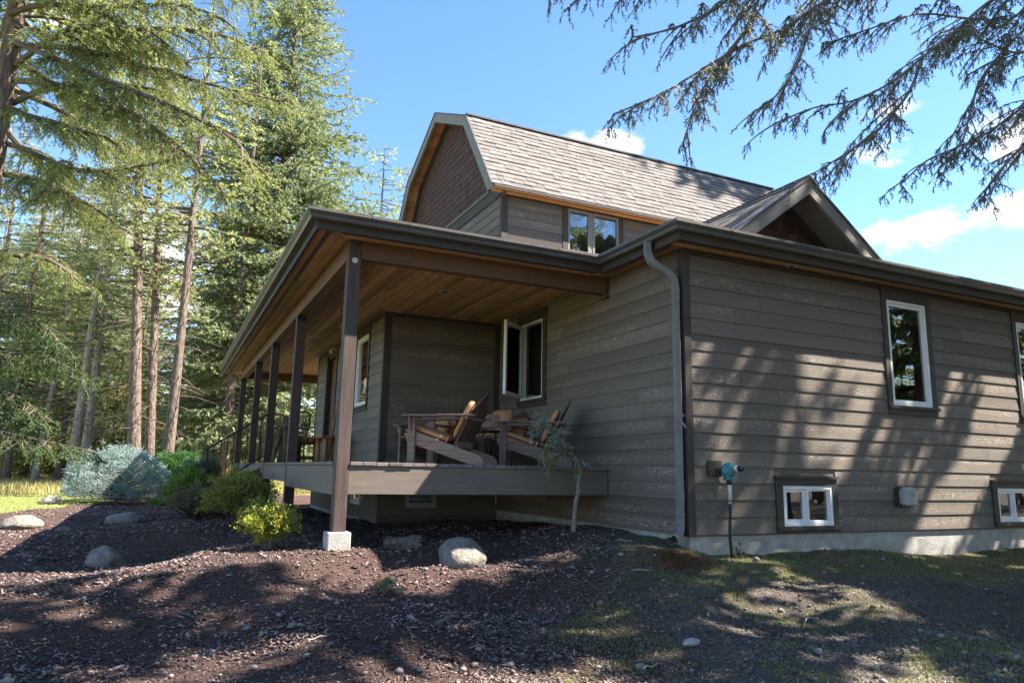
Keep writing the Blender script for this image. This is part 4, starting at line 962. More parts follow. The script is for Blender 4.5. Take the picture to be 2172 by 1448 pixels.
MB().tube([(0, 0, gb + .32), (-.004, 0, gb + .2), (-.016, 0, gb + .06), (-.016, 0, gb - .06), (-.004, 0, gb - .16), (0, 0, -.1)], .016, 10).build('riser', 'hose', g, True)
v = empty('vent_hood', 'rounded grey vent cover mounted on the siding between the basement windows', 'vent', (3.31, -.02, .40))
m = MB(); m.prism([(-.16, -.09), (-.13, -.12), (.13, -.12), (.16, -.09), (.16, .08), (.12, .12), (-.12, .12), (-.16, .08)], -.0, .035, lambda a, b, t: (a, -t, b)); m.build('back_plate', 'trim', v)
m = MB(); m.prism([(-.13, -.08), (-.10, -.11), (.10, -.11), (.13, -.08), (.14, .06), (.09, .115), (-.09, .115), (-.14, .06)], .035, .11, lambda a, b, t: (a, -t, b)); m.build('hood', 'vent', v, bevel=.025)
MB().lathe([(.0, -.112), (.03, -.111), (.03, -.105)], 12, (.05, 0, .02), 'y').build('knockout', 'pebble', v)
# ---------------------------------------------------------------- stones and small garden things
def boulder(label, x, y, sx, sy, sz, rz, seed, sink=.3, mat='rock', name='boulder', cat='boulder'):
    import mathutils.noise as N
    bm = bmesh.new(); bmesh.ops.create_icosphere(bm, subdivisions=4, radius=1.0); off = Vector((seed * 3.1, seed * 1.7, 0))
    rr = random.Random(seed); planes = [(Vector((rr.uniform(-1, 1), rr.uniform(-1, 1), rr.uniform(-.3, 1))).normalized(), rr.uniform(.72, .93)) for _ in range(7)]
    for q in bm.verts:
        d = q.co.normalized(); r = 1 + .22 * N.noise(d * 1.1 + off) + .06 * N.noise(d * 3.2 + off) + .02 * N.noise(d * 9 + off)
        p = d * r
        for n_, h in planes:
            e = p.dot(n_) - h
            if e > 0: p -= n_ * e * .8
        q.co = p
    me = bpy.data.meshes.new(name); bm.to_mesh(me); bm.free(); me.polygons.foreach_set('use_smooth', [True] * len(me.polygons)); me.transform(Matrix.Diagonal((sx, sy, sz, 1)))
    o = link(name, me, mat); o.location = (x, y, gz(x, y) + sz * (1 - 2 * sink) * .9); o.rotation_euler = (0, 0, rz); return tag(o, label, cat)
boulder('large grey boulder on the mulch in front of the deck', -2.14, .95, .275, .24, .21, .4, 3, .36)
boulder('grey boulder half in shade on the mulch at left', -5.47, 2.85, .185, .16, .15, .2, 8, .36)
boulder('long flat stone lying in the shaded mulch', -5.52, 8.6, .36, .24, .16, -.5, 12, .32)
boulder('sunlit grey stone at the left edge beside the lawn', -7.0, 8.2, .31, .26, .17, .5, 17, .32)
boulder('small pale stone by the blue spruce at the lawn edge', -7.45, 15.2, .25, .2, .17, .1, 21, .35)
boulder('small fist sized stone on the mulch near the shadow line', -6.2, 6.2, .11, .09, .06, .1, 25, .35)
boulder('flat pale stone lying on the bare dirt', -1.55, -1.9, .075, .05, .025, .3, 31, .3, 'pebble', 'flat_stone', 'stone')
boulder('squared stone block under the shrubs by the path lights', -4.22, 12.6, .22, .17, .13, .3, 33, .3, 'pebble', 'stone_block', 'stone')
# cracked log piece
m = MB(); lr = random.Random(9); n = 16; rings = 9
for i in range(rings):
    x = -.2 + .4 * i / (rings - 1)
    for k in range(n):
        a = 2 * math.pi * k / n; r = .075 * (1 + .14 * math.sin(3 * a + i * .5) + .08 * lr.uniform(-1, 1)) * (1 - .35 * (1 if 1.2 < a < 1.9 else 0) * (1 if 2 < i < 8 else .2))
        m.v.append((x + .02 * math.sin(2 * a), r * 1.15 * math.cos(a), r * math.sin(a)))
for i in range(rings - 1):
    for k in range(n): a, b = i * n + k, i * n + (k + 1) % n; m.f.append((a, b, b + n, a + n))
m.f.append(tuple(range(n))[::-1]); m.f.append(tuple((rings - 1) * n + k for k in range(n)))
o = tag(m.build('log_chunk', 'driftlog', None), 'weathered grey log chunk lying on the mulch by the post footing', 'log'); o.location = (-2.52, 1.78, gz(-2.52, 1.78) + .05); o.rotation_euler = (.3, -.04, -.25)
# path lights
def path_light(label, x, y):
    t = empty('path_light', label, 'lamp', (x, y, gz(x, y)), 0, 'path lights'); MB().tube([(0, 0, -.1), (0, 0, .27)], .012, 7).build('stake', 'black', t)
    MB().lathe([(.0, .27), (.05, .27), (.055, .285), (.02, .29)], 12).build('base', 'black', t)
    MB().lathe([(.045, .29), (.062, .34), (.06, .41), (.05, .425)], 12).build('glass_shade', 'vent', t, True)
    for k in range(4): a = k * math.pi / 2; MB().tube([(.05 * math.cos(a), .05 * math.sin(a), .285), (.07 * math.cos(a), .07 * math.sin(a), .35), (.065 * math.cos(a), .065 * math.sin(a), .43)], .005, 5).build('rib', 'black', t)
    MB().lathe([(.105, .425), (.1, .435), (.04, .475), (.012, .485), (.014, .52), (.0, .53)], 16).build('cap', 'vent', t, True)
path_light('nearer of the two lantern path lights by the shrubs', -4.57, 12.1); path_light('farther of the two lantern path lights, partly hidden by the other', -4.72, 13.4)
# ---------------------------------------------------------------- vegetation tools
def spray(n, width, ang, seed, flat=.35, ln=.42):
    """a shoot along +x of length 1: n needle triangles leaning forward around it"""
    r = np.random.RandomState(seed); T = []
    for i in range(n):
        t = i / n; a = r.uniform(0, 2 * np.pi); s = np.array([0, np.cos(a), np.sin(a) * flat]); s /= np.linalg.norm(s)
        l = ln * (1 - .45 * t) * r.uniform(.75, 1.2); tip = np.array([t + l * np.cos(ang), 0, 0]) + s * l * np.sin(ang)
        ax = np.array([t, 0, 0]); side = np.cross(tip - ax, [r.uniform(-1, 1), r.uniform(-1, 1), r.uniform(-1, 1)]); side = side / (np.linalg.norm(side) + 1e-9) * width
        T.append([ax - side * .5, ax + side * .5, tip])
    return np.array(T).reshape(-1, 3)
def leafspray(n, size, seed):
    """a twig along +x with n small leaves, each two triangles sharing an edge kept as one quad split"""
    r = np.random.RandomState(seed); T = []
    for i in range(n):
        p = np.array([r.uniform(.05, 1), r.normal(0, .16), r.normal(0, .16)]); d = r.normal(size=3); d[0] += .8; d /= np.linalg.norm(d); w = np.cross(d, r.normal(size=3)); w /= np.linalg.norm(w); l = size * r.uniform(.7, 1.3); w *= l * .32
        T.append([p, p + d * l * .5 + w, p + d * l * .5 - w]); T.append([p + d * l * .5 + w, p + d * l, p + d * l * .5 - w])
    return np.array(T).reshape(-1, 3)
def place(tmpl, P, D, S, seed=0):
    """copies of a triangle template at P pointing along D with size S"""
    r = np.random.RandomState(seed); P = np.asarray(P, float); D = np.asarray(D, float); D = D / (np.linalg.norm(D, axis=1, keepdims=True) + 1e-9)
    U = np.tile(np.array([0., 0, 1]), (len(P), 1)); U[np.abs(D[:, 2]) > .95] = (1, 0, 0)
    Y = np.cross(U, D); Y /= np.linalg.norm(Y, axis=1, keepdims=True); Z = np.cross(D, Y); a = r.normal(0, .7, len(P))[:, None]
    Y2 = Y * np.cos(a) + Z * np.sin(a); Z2 = np.cross(D, Y2); S = np.asarray(S, float).reshape(-1, 1, 1)
    R = np.stack([D, Y2, Z2], 1)                                   # rows are axes
    return (np.einsum('kj,njc->nkc', tmpl, R) * S + P[:, None, :]).reshape(-1, 3)
def tri_mesh(name, V): return npmesh(name, V, np.arange(len(V)).reshape(-1, 3))
def unit(a): return a / (np.linalg.norm(a, axis=-1, keepdims=True) + 1e-9)
def along(poly, step):
    """points and tangents every step along a polyline"""
    P = np.asarray(poly, float); d = np.linalg.norm(np.diff(P, axis=0), axis=1); c = np.concatenate([[0], np.cumsum(d)]); n = max(2, int(c[-1] / step)); s = np.linspace(0, c[-1], n)
    Q = np.stack([np.interp(s, c, P[:, k]) for k in range(3)], 1); T = unit(np.gradient(Q, axis=0)); return Q, T, s / c[-1]
def smooth_poly(P, n=4):
    P = [Vector(p) for p in P]; out = []
    for i in range(len(P) - 1):
        a, b, c, d = P[max(i - 1, 0)], P[i], P[i + 1], P[min(i + 2, len(P) - 1)]
        for k in range(n):
            t = k / n; out.append(tuple(.5 * ((2 * b) + (c - a) * t + (2 * a - 5 * b + 4 * c - d) * t * t + (3 * b - a - 3 * c + d) * t ** 3)))
    return out + [tuple(P[-1])]
def sublimbs(limbs, seed, step, length, start=.25, sag=.25, fwd=1.0):
    r = np.random.RandomState(seed); out = []
    for L in limbs:
        Q, T, u = along(smooth_poly(L, 4), step)
        for i, (q, t, w) in enumerate(zip(Q, T, u)):
            if w < start: continue
            lat = np.cross(t, [0, 0, 1.0]); lat /= np.linalg.norm(lat) + 1e-9; s = 1 if (i + r.randint(2)) % 2 else -1; l = length * r.uniform(.5, 1.2) * (1.12 - .8 * w)
            d = unit(t * r.uniform(.5, 1.0) * fwd + lat * s * r.uniform(.4, 1.0) + np.array([0, 0, r.uniform(-.45, .2)])); out.append([tuple(q), tuple(q + d * l * .4), tuple(q + d * l * .75 + np.array([0, 0, -sag * .35 * l])), tuple(q + d * l + np.array([0, 0, -sag * l]))])
    return out
def limb_foliage(limbs, seed, twig_step, twig_len, spray_step, hang, spray_len, tmpl, r0=.03, start=.15, sub=True):
    """twigs and shoots along explicit limb lines; returns foliage verts and a branch MB"""
    r = np.random.RandomState(seed); mb = MB(); PP, DD, SS = [], [], []; mains = []
    def shoots(Q, T, u, k=1.0):
        n = len(Q)
        if n == 0: return
        lat = unit(np.cross(T, r.normal(size=(n, 3)))); d = unit(T * .6 + lat * .6 + np.array([0, 0, -hang])); PP.append(Q); DD.append(d); SS.append(spray_len * k * r.uniform(.6, 1.25, n))
    for L in limbs:
        P = smooth_poly(L, 4); m = len(P); mm = MB(); mains.append(mm); mm.tube(P, [r0 * (1 - .85 * i / (m - 1)) + .004 for i in range(m)], 6, False)
        Q, T, u = along(P, twig_step); ln = np.linalg.norm(np.diff(np.array(P), axis=0), axis=1).sum()
        for q, t, w in zip(Q, T, u):
            if w < start or r.rand() < .12: continue
            for s in (-1, 1):
                if r.rand() < .2: continue
                lat = np.cross(t, [0, 0, 1.0]); lat /= np.linalg.norm(lat) + 1e-9
                d = unit(t * r.uniform(.5, 1.1) + lat * s * r.uniform(.5, 1.1) + np.array([0, 0, r.uniform(-.75, .05) - hang * .5])); l = twig_len * r.uniform(.45, 1.15) * (1 - .5 * w)
                e = [q, q + d * l * .5 + np.array([0, 0, -.03 * l]), q + d * l + np.array([0, 0, -.2 * l * (1 + hang)])]
                mb.tube(e, [.006, .004, .002], 3, False); Q2, T2, u2 = along(e, spray_step); shoots(Q2, T2, u2)
                if sub:
                    for q3, t3 in zip(Q2[2::3], T2[2::3]):
                        d3 = unit(t3 + r.normal(size=3) * .7 + np.array([0, 0, -.3 - hang])); l3 = l * r.uniform(.2, .45); e3 = [q3, q3 + d3 * l3 * .6, q3 + d3 * l3 + np.array([0, 0, -.15 * l3])]
                        Q4, T4, u4 = along(e3, spray_step); shoots(Q4, T4, u4, .9)
        Q5, T5, u5 = along(P, spray_step * 2); k = u5 > .45; shoots(Q5[k], T5[k], u5[k], .9)
    return place(tmpl, np.concatenate(PP), np.concatenate(DD), np.concatenate(SS), seed), mb, mains
def crown(seed, Hh, zb, R, wh, per, up, droop, spray_step, spray_len, tmpl, shape=.9, lean=(0, 0), gap=.0, r0=.035, limb_sides=4, ztop_pow=1.0, side=None):
    """whorled conifer crown on a vertical stem; returns foliage verts, branch MB"""
    r = np.random.RandomState(seed); mb = MB(); PP, DD, SS = [], [], []; z = zb
    while z < Hh - .15:
        f = (Hh - z) / (Hh - zb); prof = (f ** shape) * (.55 + .45 * min(1.0, (1 - f) * 5 + .25))
        for k in range(per):
            if r.rand() < gap: continue
            a = r.uniform(0, 2 * np.pi); L = R * prof * r.uniform(.65, 1.12) + .28
            if side is not None: L *= side(a, z)
            if L < .2: continue
            rad = np.array([np.cos(a), np.sin(a), 0]); n = 6; t = np.linspace(0, 1, n); zz = z + r.uniform(-wh / 2, wh / 2)
            c0 = np.array([lean[0] * zz / Hh, lean[1] * zz / Hh, zz]); u0 = up * (1 - .8 * f) + r.uniform(-.1, .1)
            P = c0 + rad * (t * L)[:, None] + np.array([0, 0, 1.0]) * (u0 * t * L - droop * L * t * t + .12 * L * t ** 4)[:, None]
            mb.tube(P, [r0 * (L / R + .3) * (1 - .9 * q) + .004 for q in t], limb_sides, False)
            Q, T, w = along(P, spray_step); k_ = w > .12; Q, T, w = Q[k_], T[k_], w[k_]
            lat = np.cross(T, [0, 0, 1.0]); lat = unit(lat)
            for s in (-1, 1):
                for q, tt, ll, ww in zip(Q[::2], T[::2], lat[::2], w[::2]):
                    l = L * .34 * (1.05 - ww) * r.uniform(.6, 1.2) + spray_len * .5; d = unit(tt * .75 + ll * s * .8 + np.array([0, 0, r.uniform(-.3, .1)])); m = max(1, int(l / spray_step)); st = (np.arange(m) + 1) / m
                    PP.append(q + d * (st * l)[:, None] + np.array([0, 0, -.15 * l]) * (st ** 2)[:, None] - d * spray_len * .4); DD.append(unit(d + r.normal(size=(m, 3)) * .35 + np.array([0, 0, -.12]))); SS.append(spray_len * r.uniform(.7, 1.2, m))
            PP.append(Q); DD.append(unit(T + r.normal(size=T.shape) * .4)); SS.append(spray_len * r.uniform(.7, 1.2, len(Q)))
        z += wh * (.7 + .6 * r.rand())
    return place(tmpl, np.concatenate(PP), np.concatenate(DD), np.concatenate(SS), seed), mb
def trunk_mb(Hh, r0, lean=(0, 0), n=10, seg=14, seed=0, flare=1.35, top=.1, sweep=0.0):
    r = random.Random(seed); m = MB(); pts = []; rad = []
    for i in range(seg + 1):
        t = i / seg; z = -.35 + (Hh + .35) * t; zz = max(z, 0) / Hh
        pts.append((lean[0] * zz + sweep * math.sin(zz * 3.1) + r.uniform(-.01, .01), lean[1] * zz + r.uniform(-.01, .01), z)); rad.append(r0 * ((1 - t) * (1 - top) + top) * (1 + (flare - 1) * math.exp(-max(z, 0) * 2.2)))
    return m.tube(pts, rad, n)
SPR_NEAR = spray(15, .10, .75, 1, .7, .36); SPR_FINE = spray(15, .11, .85, 11, .8, .34); SPR_MID = spray(9, .2, .7, 2, .5, .5); SPR_FAR = spray(9, .15, .7, 3, .6, .5); SPR_BLUE = spray(18, .075, .62, 4, 1.0, .28); LEAF = leafspray(9, .26, 5); LEAF_F = leafspray(7, .34, 6)
SPR_SHADOW = spray(9, .42, .75, 7, .45, .6)
# ---- near tree at left with sunlit limbs
LEFT = {'l1': [(-7.53, 5.11, 6.76), (-7.08, 4.67, 6.76), (-6.28, 4.00, 6.57), (-5.36, 3.05, 6.29), (-4.87, 2.55, 5.95)], 'l2': [(-7.37, 5.12, 6.34), (-6.53, 4.33, 6.06), (-5.68, 3.56, 5.64), (-4.89, 2.82, 5.21), (-4.12, 2.19, 4.88)],
 'l3': [(-7.34, 4.93, 7.21), (-6.54, 4.32, 6.69), (-6.02, 3.82, 6.29), (-5.65, 3.49, 5.91), (-5.30, 3.15, 5.66)], 'l4': [(-7.38, 5.29, 5.53), (-7.05, 4.99, 5.64), (-6.69, 4.71, 5.66), (-6.03, 4.18, 5.62), (-5.54, 3.66, 5.40)],
 'l5': [(-7.37, 5.24, 5.72), (-6.85, 5.25, 5.57), (-6.46, 5.11, 5.35), (-6.15, 5.11, 5.17), (-5.71, 4.92, 5.08), (-5.34, 4.65, 5.02)], 'l6': [(-7.47, 5.34, 5.46), (-7.07, 4.76, 5.18), (-6.64, 4.26, 4.94), (-6.06, 3.71, 4.65)],
 'l7': [(-7.41, 5.24, 5.85), (-6.79, 4.34, 5.49), (-6.21, 3.69, 5.14), (-5.74, 3.19, 4.80), (-5.40, 2.87, 4.49), (-5.01, 2.54, 4.09), (-4.69, 2.35, 3.73)], 'l8': [(-7.48, 5.44, 5.00), (-7.03, 4.83, 4.71), (-6.58, 4.45, 4.45), (-6.15, 4.05, 4.29), (-5.54, 3.54, 4.31), (-5.07, 3.19, 4.39)],
 'l9': [(-7.56, 5.57, 4.55), (-7.02, 5.00, 4.41), (-6.68, 4.66, 4.21), (-6.11, 4.12, 3.84), (-5.79, 3.81, 3.54)], 'l10': [(-7.40, 5.19, 6.04), (-6.60, 3.90, 6.10), (-5.74, 3.09, 5.88), (-4.95, 2.42, 5.66), (-4.40, 1.90, 5.28)],
 'l11': [(-7.56, 5.19, 6.43), (-6.24, 3.65, 5.41), (-5.22, 2.73, 4.75), (-4.59, 2.20, 4.27), (-4.38, 1.96, 3.82)], 'l12': [(-7.56, 5.81, 3.31), (-6.92, 5.16, 3.37), (-6.53, 4.79, 3.20), (-6.19, 4.46, 2.91)],
 'l16': [(-7.5, 5.2, 7.6), (-6.6, 4.4, 7.4), (-5.8, 3.6, 7.0), (-5.0, 2.8, 6.6), (-4.5, 2.3, 6.2)], 'l17': [(-7.5, 5.2, 7.9), (-6.9, 4.4, 7.9), (-6.1, 3.6, 7.6), (-5.4, 2.9, 7.2)],
 'l18': [(-7.5, 5.2, 5.2), (-7.2, 6.3, 5.1), (-6.6, 7.1, 4.8), (-6.0, 7.9, 4.4)], 'l19': [(-7.5, 5.2, 6.2), (-6.9, 6.0, 6.2), (-6.0, 6.8, 6.0), (-5.2, 7.3, 5.6)], 'l20': [(-7.5, 5.2, 7.0), (-6.6, 5.6, 7.0), (-5.6, 6.0, 6.7), (-4.9, 6.2, 6.2)]}
LOWER = {'l13': [(-7.57, 6.05, 2.14), (-6.83, 4.94, 1.99), (-6.39, 4.42, 1.88), (-5.97, 4.04, 1.65)], 'l14': [(-7.84, 6.36, 1.23), (-6.78, 4.23, .96), (-6.27, 3.67, .85), (-5.80, 3.24, .76)], 'l15': [(-7.63, 5.95, 2.79), (-6.97, 4.79, 2.51), (-6.53, 4.41, 2.30), (-6.21, 4.09, 1.98)], 'l21': [(-7.6, 5.7, 1.7), (-7.0, 4.7, 1.5), (-6.6, 4.2, 1.35), (-6.3, 3.8, 1.1)]}
tr1 = empty('conifer_tree', 'near conifer at the left edge with sunlit drooping limbs', 'tree', (-7.5, 5.25, gz(-7.5, 5.25)))
def rel(d, o): return [[(p[0] - o[0], p[1] - o[1], p[2] - o[2]) for p in l] for l in d.values()]
trunk_mb(14, .21, (.05, -.1), 14, 18, 1, 1.3).build('trunk', 'bark', tr1, True)
def dress(tree, limbs, seed, sub_step, sub_len, twig, mat, bark, r0, r1, hang, spl, sag=.25, tm=SPR_NEAR, fwd=1.0, tstep=.1, own=True):
    ex = rel(limbs, tree.location); sl_ = sublimbs(ex, seed + 1, sub_step, sub_len, .2, sag, fwd)
    V, mb, mains = limb_foliage(ex, seed, tstep, twig, .042, hang, spl, tm, r0, .2); V2, mb2, subs = limb_foliage(sl_, seed + 2, .075, twig * .75, .040, hang, spl, tm, r1, .1, sub=False)
    link('crown', tri_mesh('crown', np.concatenate([V, V2])), mat, tree)
    for q in mains: q.build('limb', bark, tree)
    for q in subs: mb.add(q.v, q.f)
    mb.add(mb2.v, mb2.f); mb.build('twigs', bark, tree)['kind'] = 'stuff'
dress(tr1, LEFT, 3, .2, .75, .5, 'needle_light', 'branch', .042, .012, .2, .105)
dress(tr1, LOWER, 5, .11, .45, .45, 'needle_shaded', 'branch', .018, .005, .1, .12, .08)
V, mb = crown(7, 16, 7.2, 3.2, .5, 5, .1, .25, .12, .2, SPR_MID, .8); link('crown', tri_mesh('crown', V), 'needle_light', tr1); mb.build('branches', 'branch', tr1)['kind'] = 'stuff'
# ---- tree at right whose limbs hang into the picture and shade the yard
RIGHT = {'A': [(3.2, -4.2, 6.6), (1.02, -2.05, 5.49), (.14, -1.97, 4.95), (-.41, -1.96, 4.50), (-.94, -1.98, 4.16), (-1.31, -1.97, 3.87), (-1.67, -1.98, 3.59), (-1.98, -2.01, 3.37), (-2.22, -1.98, 3.23)], 'B': [(.6, -2.2, 5.5), (-.63, -1.96, 4.98), (-1.12, -1.96, 4.50), (-1.50, -1.95, 4.21), (-1.74, -1.92, 4.08), (-1.99, -1.90, 3.97)],
 'C': [(.3, -2.3, 5.5), (-.62, -2.06, 4.92), (-.85, -2.10, 4.54), (-1.01, -2.08, 4.21), (-1.26, -1.99, 3.84), (-1.44, -1.94, 3.45), (-1.49, -1.87, 3.22)], 'D': [(3.2, -4.2, 6.4), (2.48, -2.55, 5.66), (1.85, -2.39, 5.20), (1.44, -2.35, 4.84), (.97, -2.27, 4.44), (.66, -2.18, 4.16), (.19, -2.12, 3.88), (-.19, -2.04, 3.76), (-.54, -1.95, 3.58)],
 'D2': [(.97, -2.27, 4.44), (.81, -2.23, 4.08), (.51, -2.12, 3.69), (.20, -2.04, 3.44), (-.13, -1.95, 3.21)], 'E': [(3.2, -4.2, 5.6), (3.27, -2.31, 4.86), (2.59, -2.23, 4.38), (2.07, -2.14, 4.00), (1.70, -2.04, 3.80), (1.37, -1.96, 3.63), (1.08, -1.88, 3.36)],
 'F': [(3.3, -3.6, 6.0), (3.08, -2.33, 5.35), (2.64, -2.27, 4.98), (2.19, -2.26, 4.91), (1.44, -2.35, 4.84)], 'G': [(.2, -3.4, 5.9), (-1.0, -2.6, 4.9), (-1.70, -2.35, 4.42), (-2.06, -2.34, 4.11), (-2.46, -2.33, 3.87), (-2.79, -2.27, 3.77)], 'H': [(2.2, -2.4, 6.2), (.60, -1.64, 5.53), (.32, -1.61, 4.93), (.16, -1.56, 4.51), (-.05, -1.51, 4.19), (-.31, -1.46, 3.96)],
 'I': [(3.2, -4.2, 6.9), (3.01, -2.13, 5.67), (2.40, -2.02, 5.43), (1.54, -1.92, 5.28), (.86, -1.87, 4.94), (.35, -1.80, 4.68)], 'J': [(3.4, -3.4, 5.2), (3.50, -2.02, 4.51), (2.95, -1.89, 4.06), (2.73, -1.85, 3.81), (2.56, -1.83, 3.53)], 'K': [(2.6, -2.5, 5.3), (2.11, -2.18, 4.67), (1.91, -2.11, 4.24), (1.76, -2.08, 3.87), (1.48, -2.00, 3.55)]}
tr2 = empty('conifer_tree', 'conifer beyond the right edge whose drooping limbs cross the sky', 'tree', (3.2, -4.2, gz(3.2, -4.2)))
trunk_mb(17, .24, (0, 0), 12, 16, 2).build('trunk', 'bark', tr2, True)
RIGHT['G'] = [(p[0], p[1], p[2] + .16) for p in RIGHT['G']]
dress(tr2, RIGHT, 11, .09, .72, .16, 'needle_dark', 'branch_grey', .012, .0035, .6, .098, .12, SPR_FINE, .75, .25)
def away(a, z):      # the limbs above the view, kept clear of the sky in the picture
    return .55 if (math.cos(a - math.radians(125)) > .2 and z < 9.5) else 1.0
V, mb = crown(112, 17, 6.8, 4.0, 1.1, 6, .1, .28, .17, .36, SPR_SHADOW, .7, gap=.76, side=away); link('crown', tri_mesh('crown', V), 'needle_dark', tr2); mb.build('branches', 'branch_grey', tr2)['kind'] = 'stuff'
# ---- big fir behind the porch
fx, fy = -1.5, 25.1
tr3 = empty('fir_tree', 'tall dense fir rising behind the porch roof', 'tree', (fx, fy, gz(fx, fy)))
trunk_mb(23.5, .36, (0, 0), 10, 14, 3).build('trunk', 'bark', tr3, True)
V, mb = crown(17, 24.5, 1.8, 6.4, .46, 8, .22, .26, .22, .38, SPR_MID, .66, r0=.05); link('crown', tri_mesh('crown', V), 'needle_fir', tr3); mb.build('branches', 'branch', tr3)['kind'] = 'stuff'
# ---- forest tree models, shared by copies
def model(seed, Hh, zb, R, r0, mat, per=6, wh=.6, up=.1, droop=.25, step=.24, sl=.36, shape=.85, lean=(0, 0), gap=.1, bark='bark', twigs=0, tm=SPR_FAR):
    t = bpy.data.objects.new('forest_tree', None); parts = []
    a = trunk_mb(Hh, r0, lean, 8, 10, seed)
    rr = random.Random(seed)
    for k in range(twigs):                                       # dead lower twigs
        z = rr.uniform(2.0, zb + 1); an = rr.uniform(0, 6.28); L = rr.uniform(.5, 1.6); s0 = Vector((lean[0] * z / Hh, lean[1] * z / Hh, z)); d = Vector((math.cos(an), math.sin(an), rr.uniform(-.35, .05)))
        a.tube([s0, s0 + d * L * .5, s0 + d * L + Vector((0, 0, -.12 * L))], [.02, .012, .004], 3, False)
    V, mb = crown(seed, Hh, zb, R, wh, per, up, droop, step, sl, tm, shape, lean, gap, r0=.05, limb_sides=3)
    return a.mesh('trunk', True), bark, tri_mesh('crown', V), mat, mb.mesh('limb')
MODELS = [model(31, 19, 4.2, 2.6, .2, 'needle_far', twigs=40), model(32, 15, 1.0, 2.4, .17, 'needle_far', gap=.05), model(33, 22, 6, 2.4, .24, 'needle_far', twigs=60, bark='bark_pale'), model(34, 9, .5, 1.9, .12, 'needle_far', gap=.05), model(35, 17, 3.0, 2.9, .2, 'needle_fir', gap=.15, twigs=20)]
def forest_tree(k, x, y, rz, s, label, group='forest trees', lean=(0, 0), rs=None):
    tm, bk, cm, nm, lm = MODELS[k]; t = empty('forest_tree', label, 'tree', (x, y, gz(x, y)), rz, group); t.scale = (s, s, s * (rs or 1.0)); t.rotation_euler = (lean[0], lean[1], rz)
    link('trunk', tm, bk, t); link('crown', cm, nm, t); link('branches', lm, 'branch', t)['kind'] = 'stuff'; return t
def trunk_tree(label, x, y, Hh, zb, R, r0, lean, seed, mat='needle_far', bark='bark', gap=.3, twigs=50):
    tm, bk, cm, nm, lm = model(seed, Hh, zb, R, r0, mat, per=5, wh=.75, lean=lean, gap=gap, bark=bark, twigs=twigs); t = empty('forest_tree', label, 'tree', (x, y, gz(x, y)), 0, 'tall bare trunked trees'); link('trunk', tm, bk, t); link('crown', cm, nm, t); link('branches', lm, 'branch', t)['kind'] = 'stuff'
trunk_tree('straight dark trunk, left of the pair behind the blue spruce', -5.77, 19.0, 21, 7.0, 2.4, .21, (-1.8, .86), 51)
trunk_tree('paler slim trunk, right of the pair behind the blue spruce', -5.40, 19.9, 19, 7.0, 2.1, .17, (-1.2, .58), 52)
trunk_tree('leaning trunk between the blue spruce and the round shrubs', -4.93, 17.6, 18, 8.0, 2.0, .17, (0, 0), 53)
trunk_tree('sunlit pale trunk at the far left beyond the lawn', -8.29, 26.9, 18, 5.5, 2.2, .19, (.3, 0), 54, bark='bark_pale')
trunk_tree('sunlit pale trunk just right of the far left one', -8.1, 29.6, 20, 6.0, 2.4, .21, (0, 0), 55, bark='bark_pale')
trunk_tree('slim pale trunk seen just left of the handrail', -3.6, 27.5, 15, 3.5, 2.0, .13, (.3, 0), 56, bark='bark_pale')
trunk_tree('pale leaning trunk at the far left among the trees', -10.0, 31.0, 16, 5.0, 2.2, .15, (.8, 0), 57, bark='bark_pale')
trunk_tree('thick brown trunk seen between the handrail and the post', -3.05, 22.5, 18, 4.2, 2.4, .2, (.1, 0), 58, mat='needle_far', gap=.1)
forest_tree(1, 5.73, 36.0, .3, 1.42, 'pointed spruce top showing between the fir and the gable'); forest_tree(1, 7.17, 35.3, 1.3, 1.33, 'thin spruce top peeking right beside the gable')
fr2 = random.Random(77); cnt = 0
pts_ = []
while cnt < 74:
    y = fr2.uniform(31, 70); x = fr2.uniform(-.235 * (y + 6) - 8, -.01 + .10 * (y + 6.1) - 4.97)
    if any((x - a) ** 2 + (y - b) ** 2 < 2.6 for a, b in pts_) or (abs(x - fx) < 3.2 and abs(y - fy) < 4): continue
    # leave the sky gap between the trunks open
    ang_ = (x + 4.97) / (y + 6.11)
    k = fr2.choice((0, 0, 1, 1, 2, 3, 4, 4)); s = fr2.uniform(.75, 1.1)
    if -.03 < ang_ < .04: k = 3; s = fr2.uniform(.7, 1.0)
    pts_.append((x, y)); cnt += 1
    forest_tree(k, x, y, fr2.uniform(0, 6.28), s, 'slender conifer in the crowd of trees far beyond the lawn', 'crowd of forest trees beyond the lawn')
for i, (x, y, s) in enumerate(((-13.4, 33, 1.0), (-10.9, 36, 1.1), (-7.4, 34, .9), (-6.6, 39, 1.2), (-4.3, 33, .9), (-2.6, 30, .9), (-9.2, 41, 1.2), (-15, 38, 1.2))): forest_tree(3, x, y, i * 1.7, s, 'young sunlit conifer in front of the taller trees', 'young conifers along the forest edge')
for x, y, k, s in ((4, 34, 3, 1.0), (7.5, 36, 3, 1.05), (1.8, 31, 3, .95), (11, 36, 3, 1.0), (-.5, 33, 1, .7)): forest_tree(k, x, y, x * 2.3, s, 'short conifer of the forest edge seen through the porch', 'short forest edge trees behind the porch')
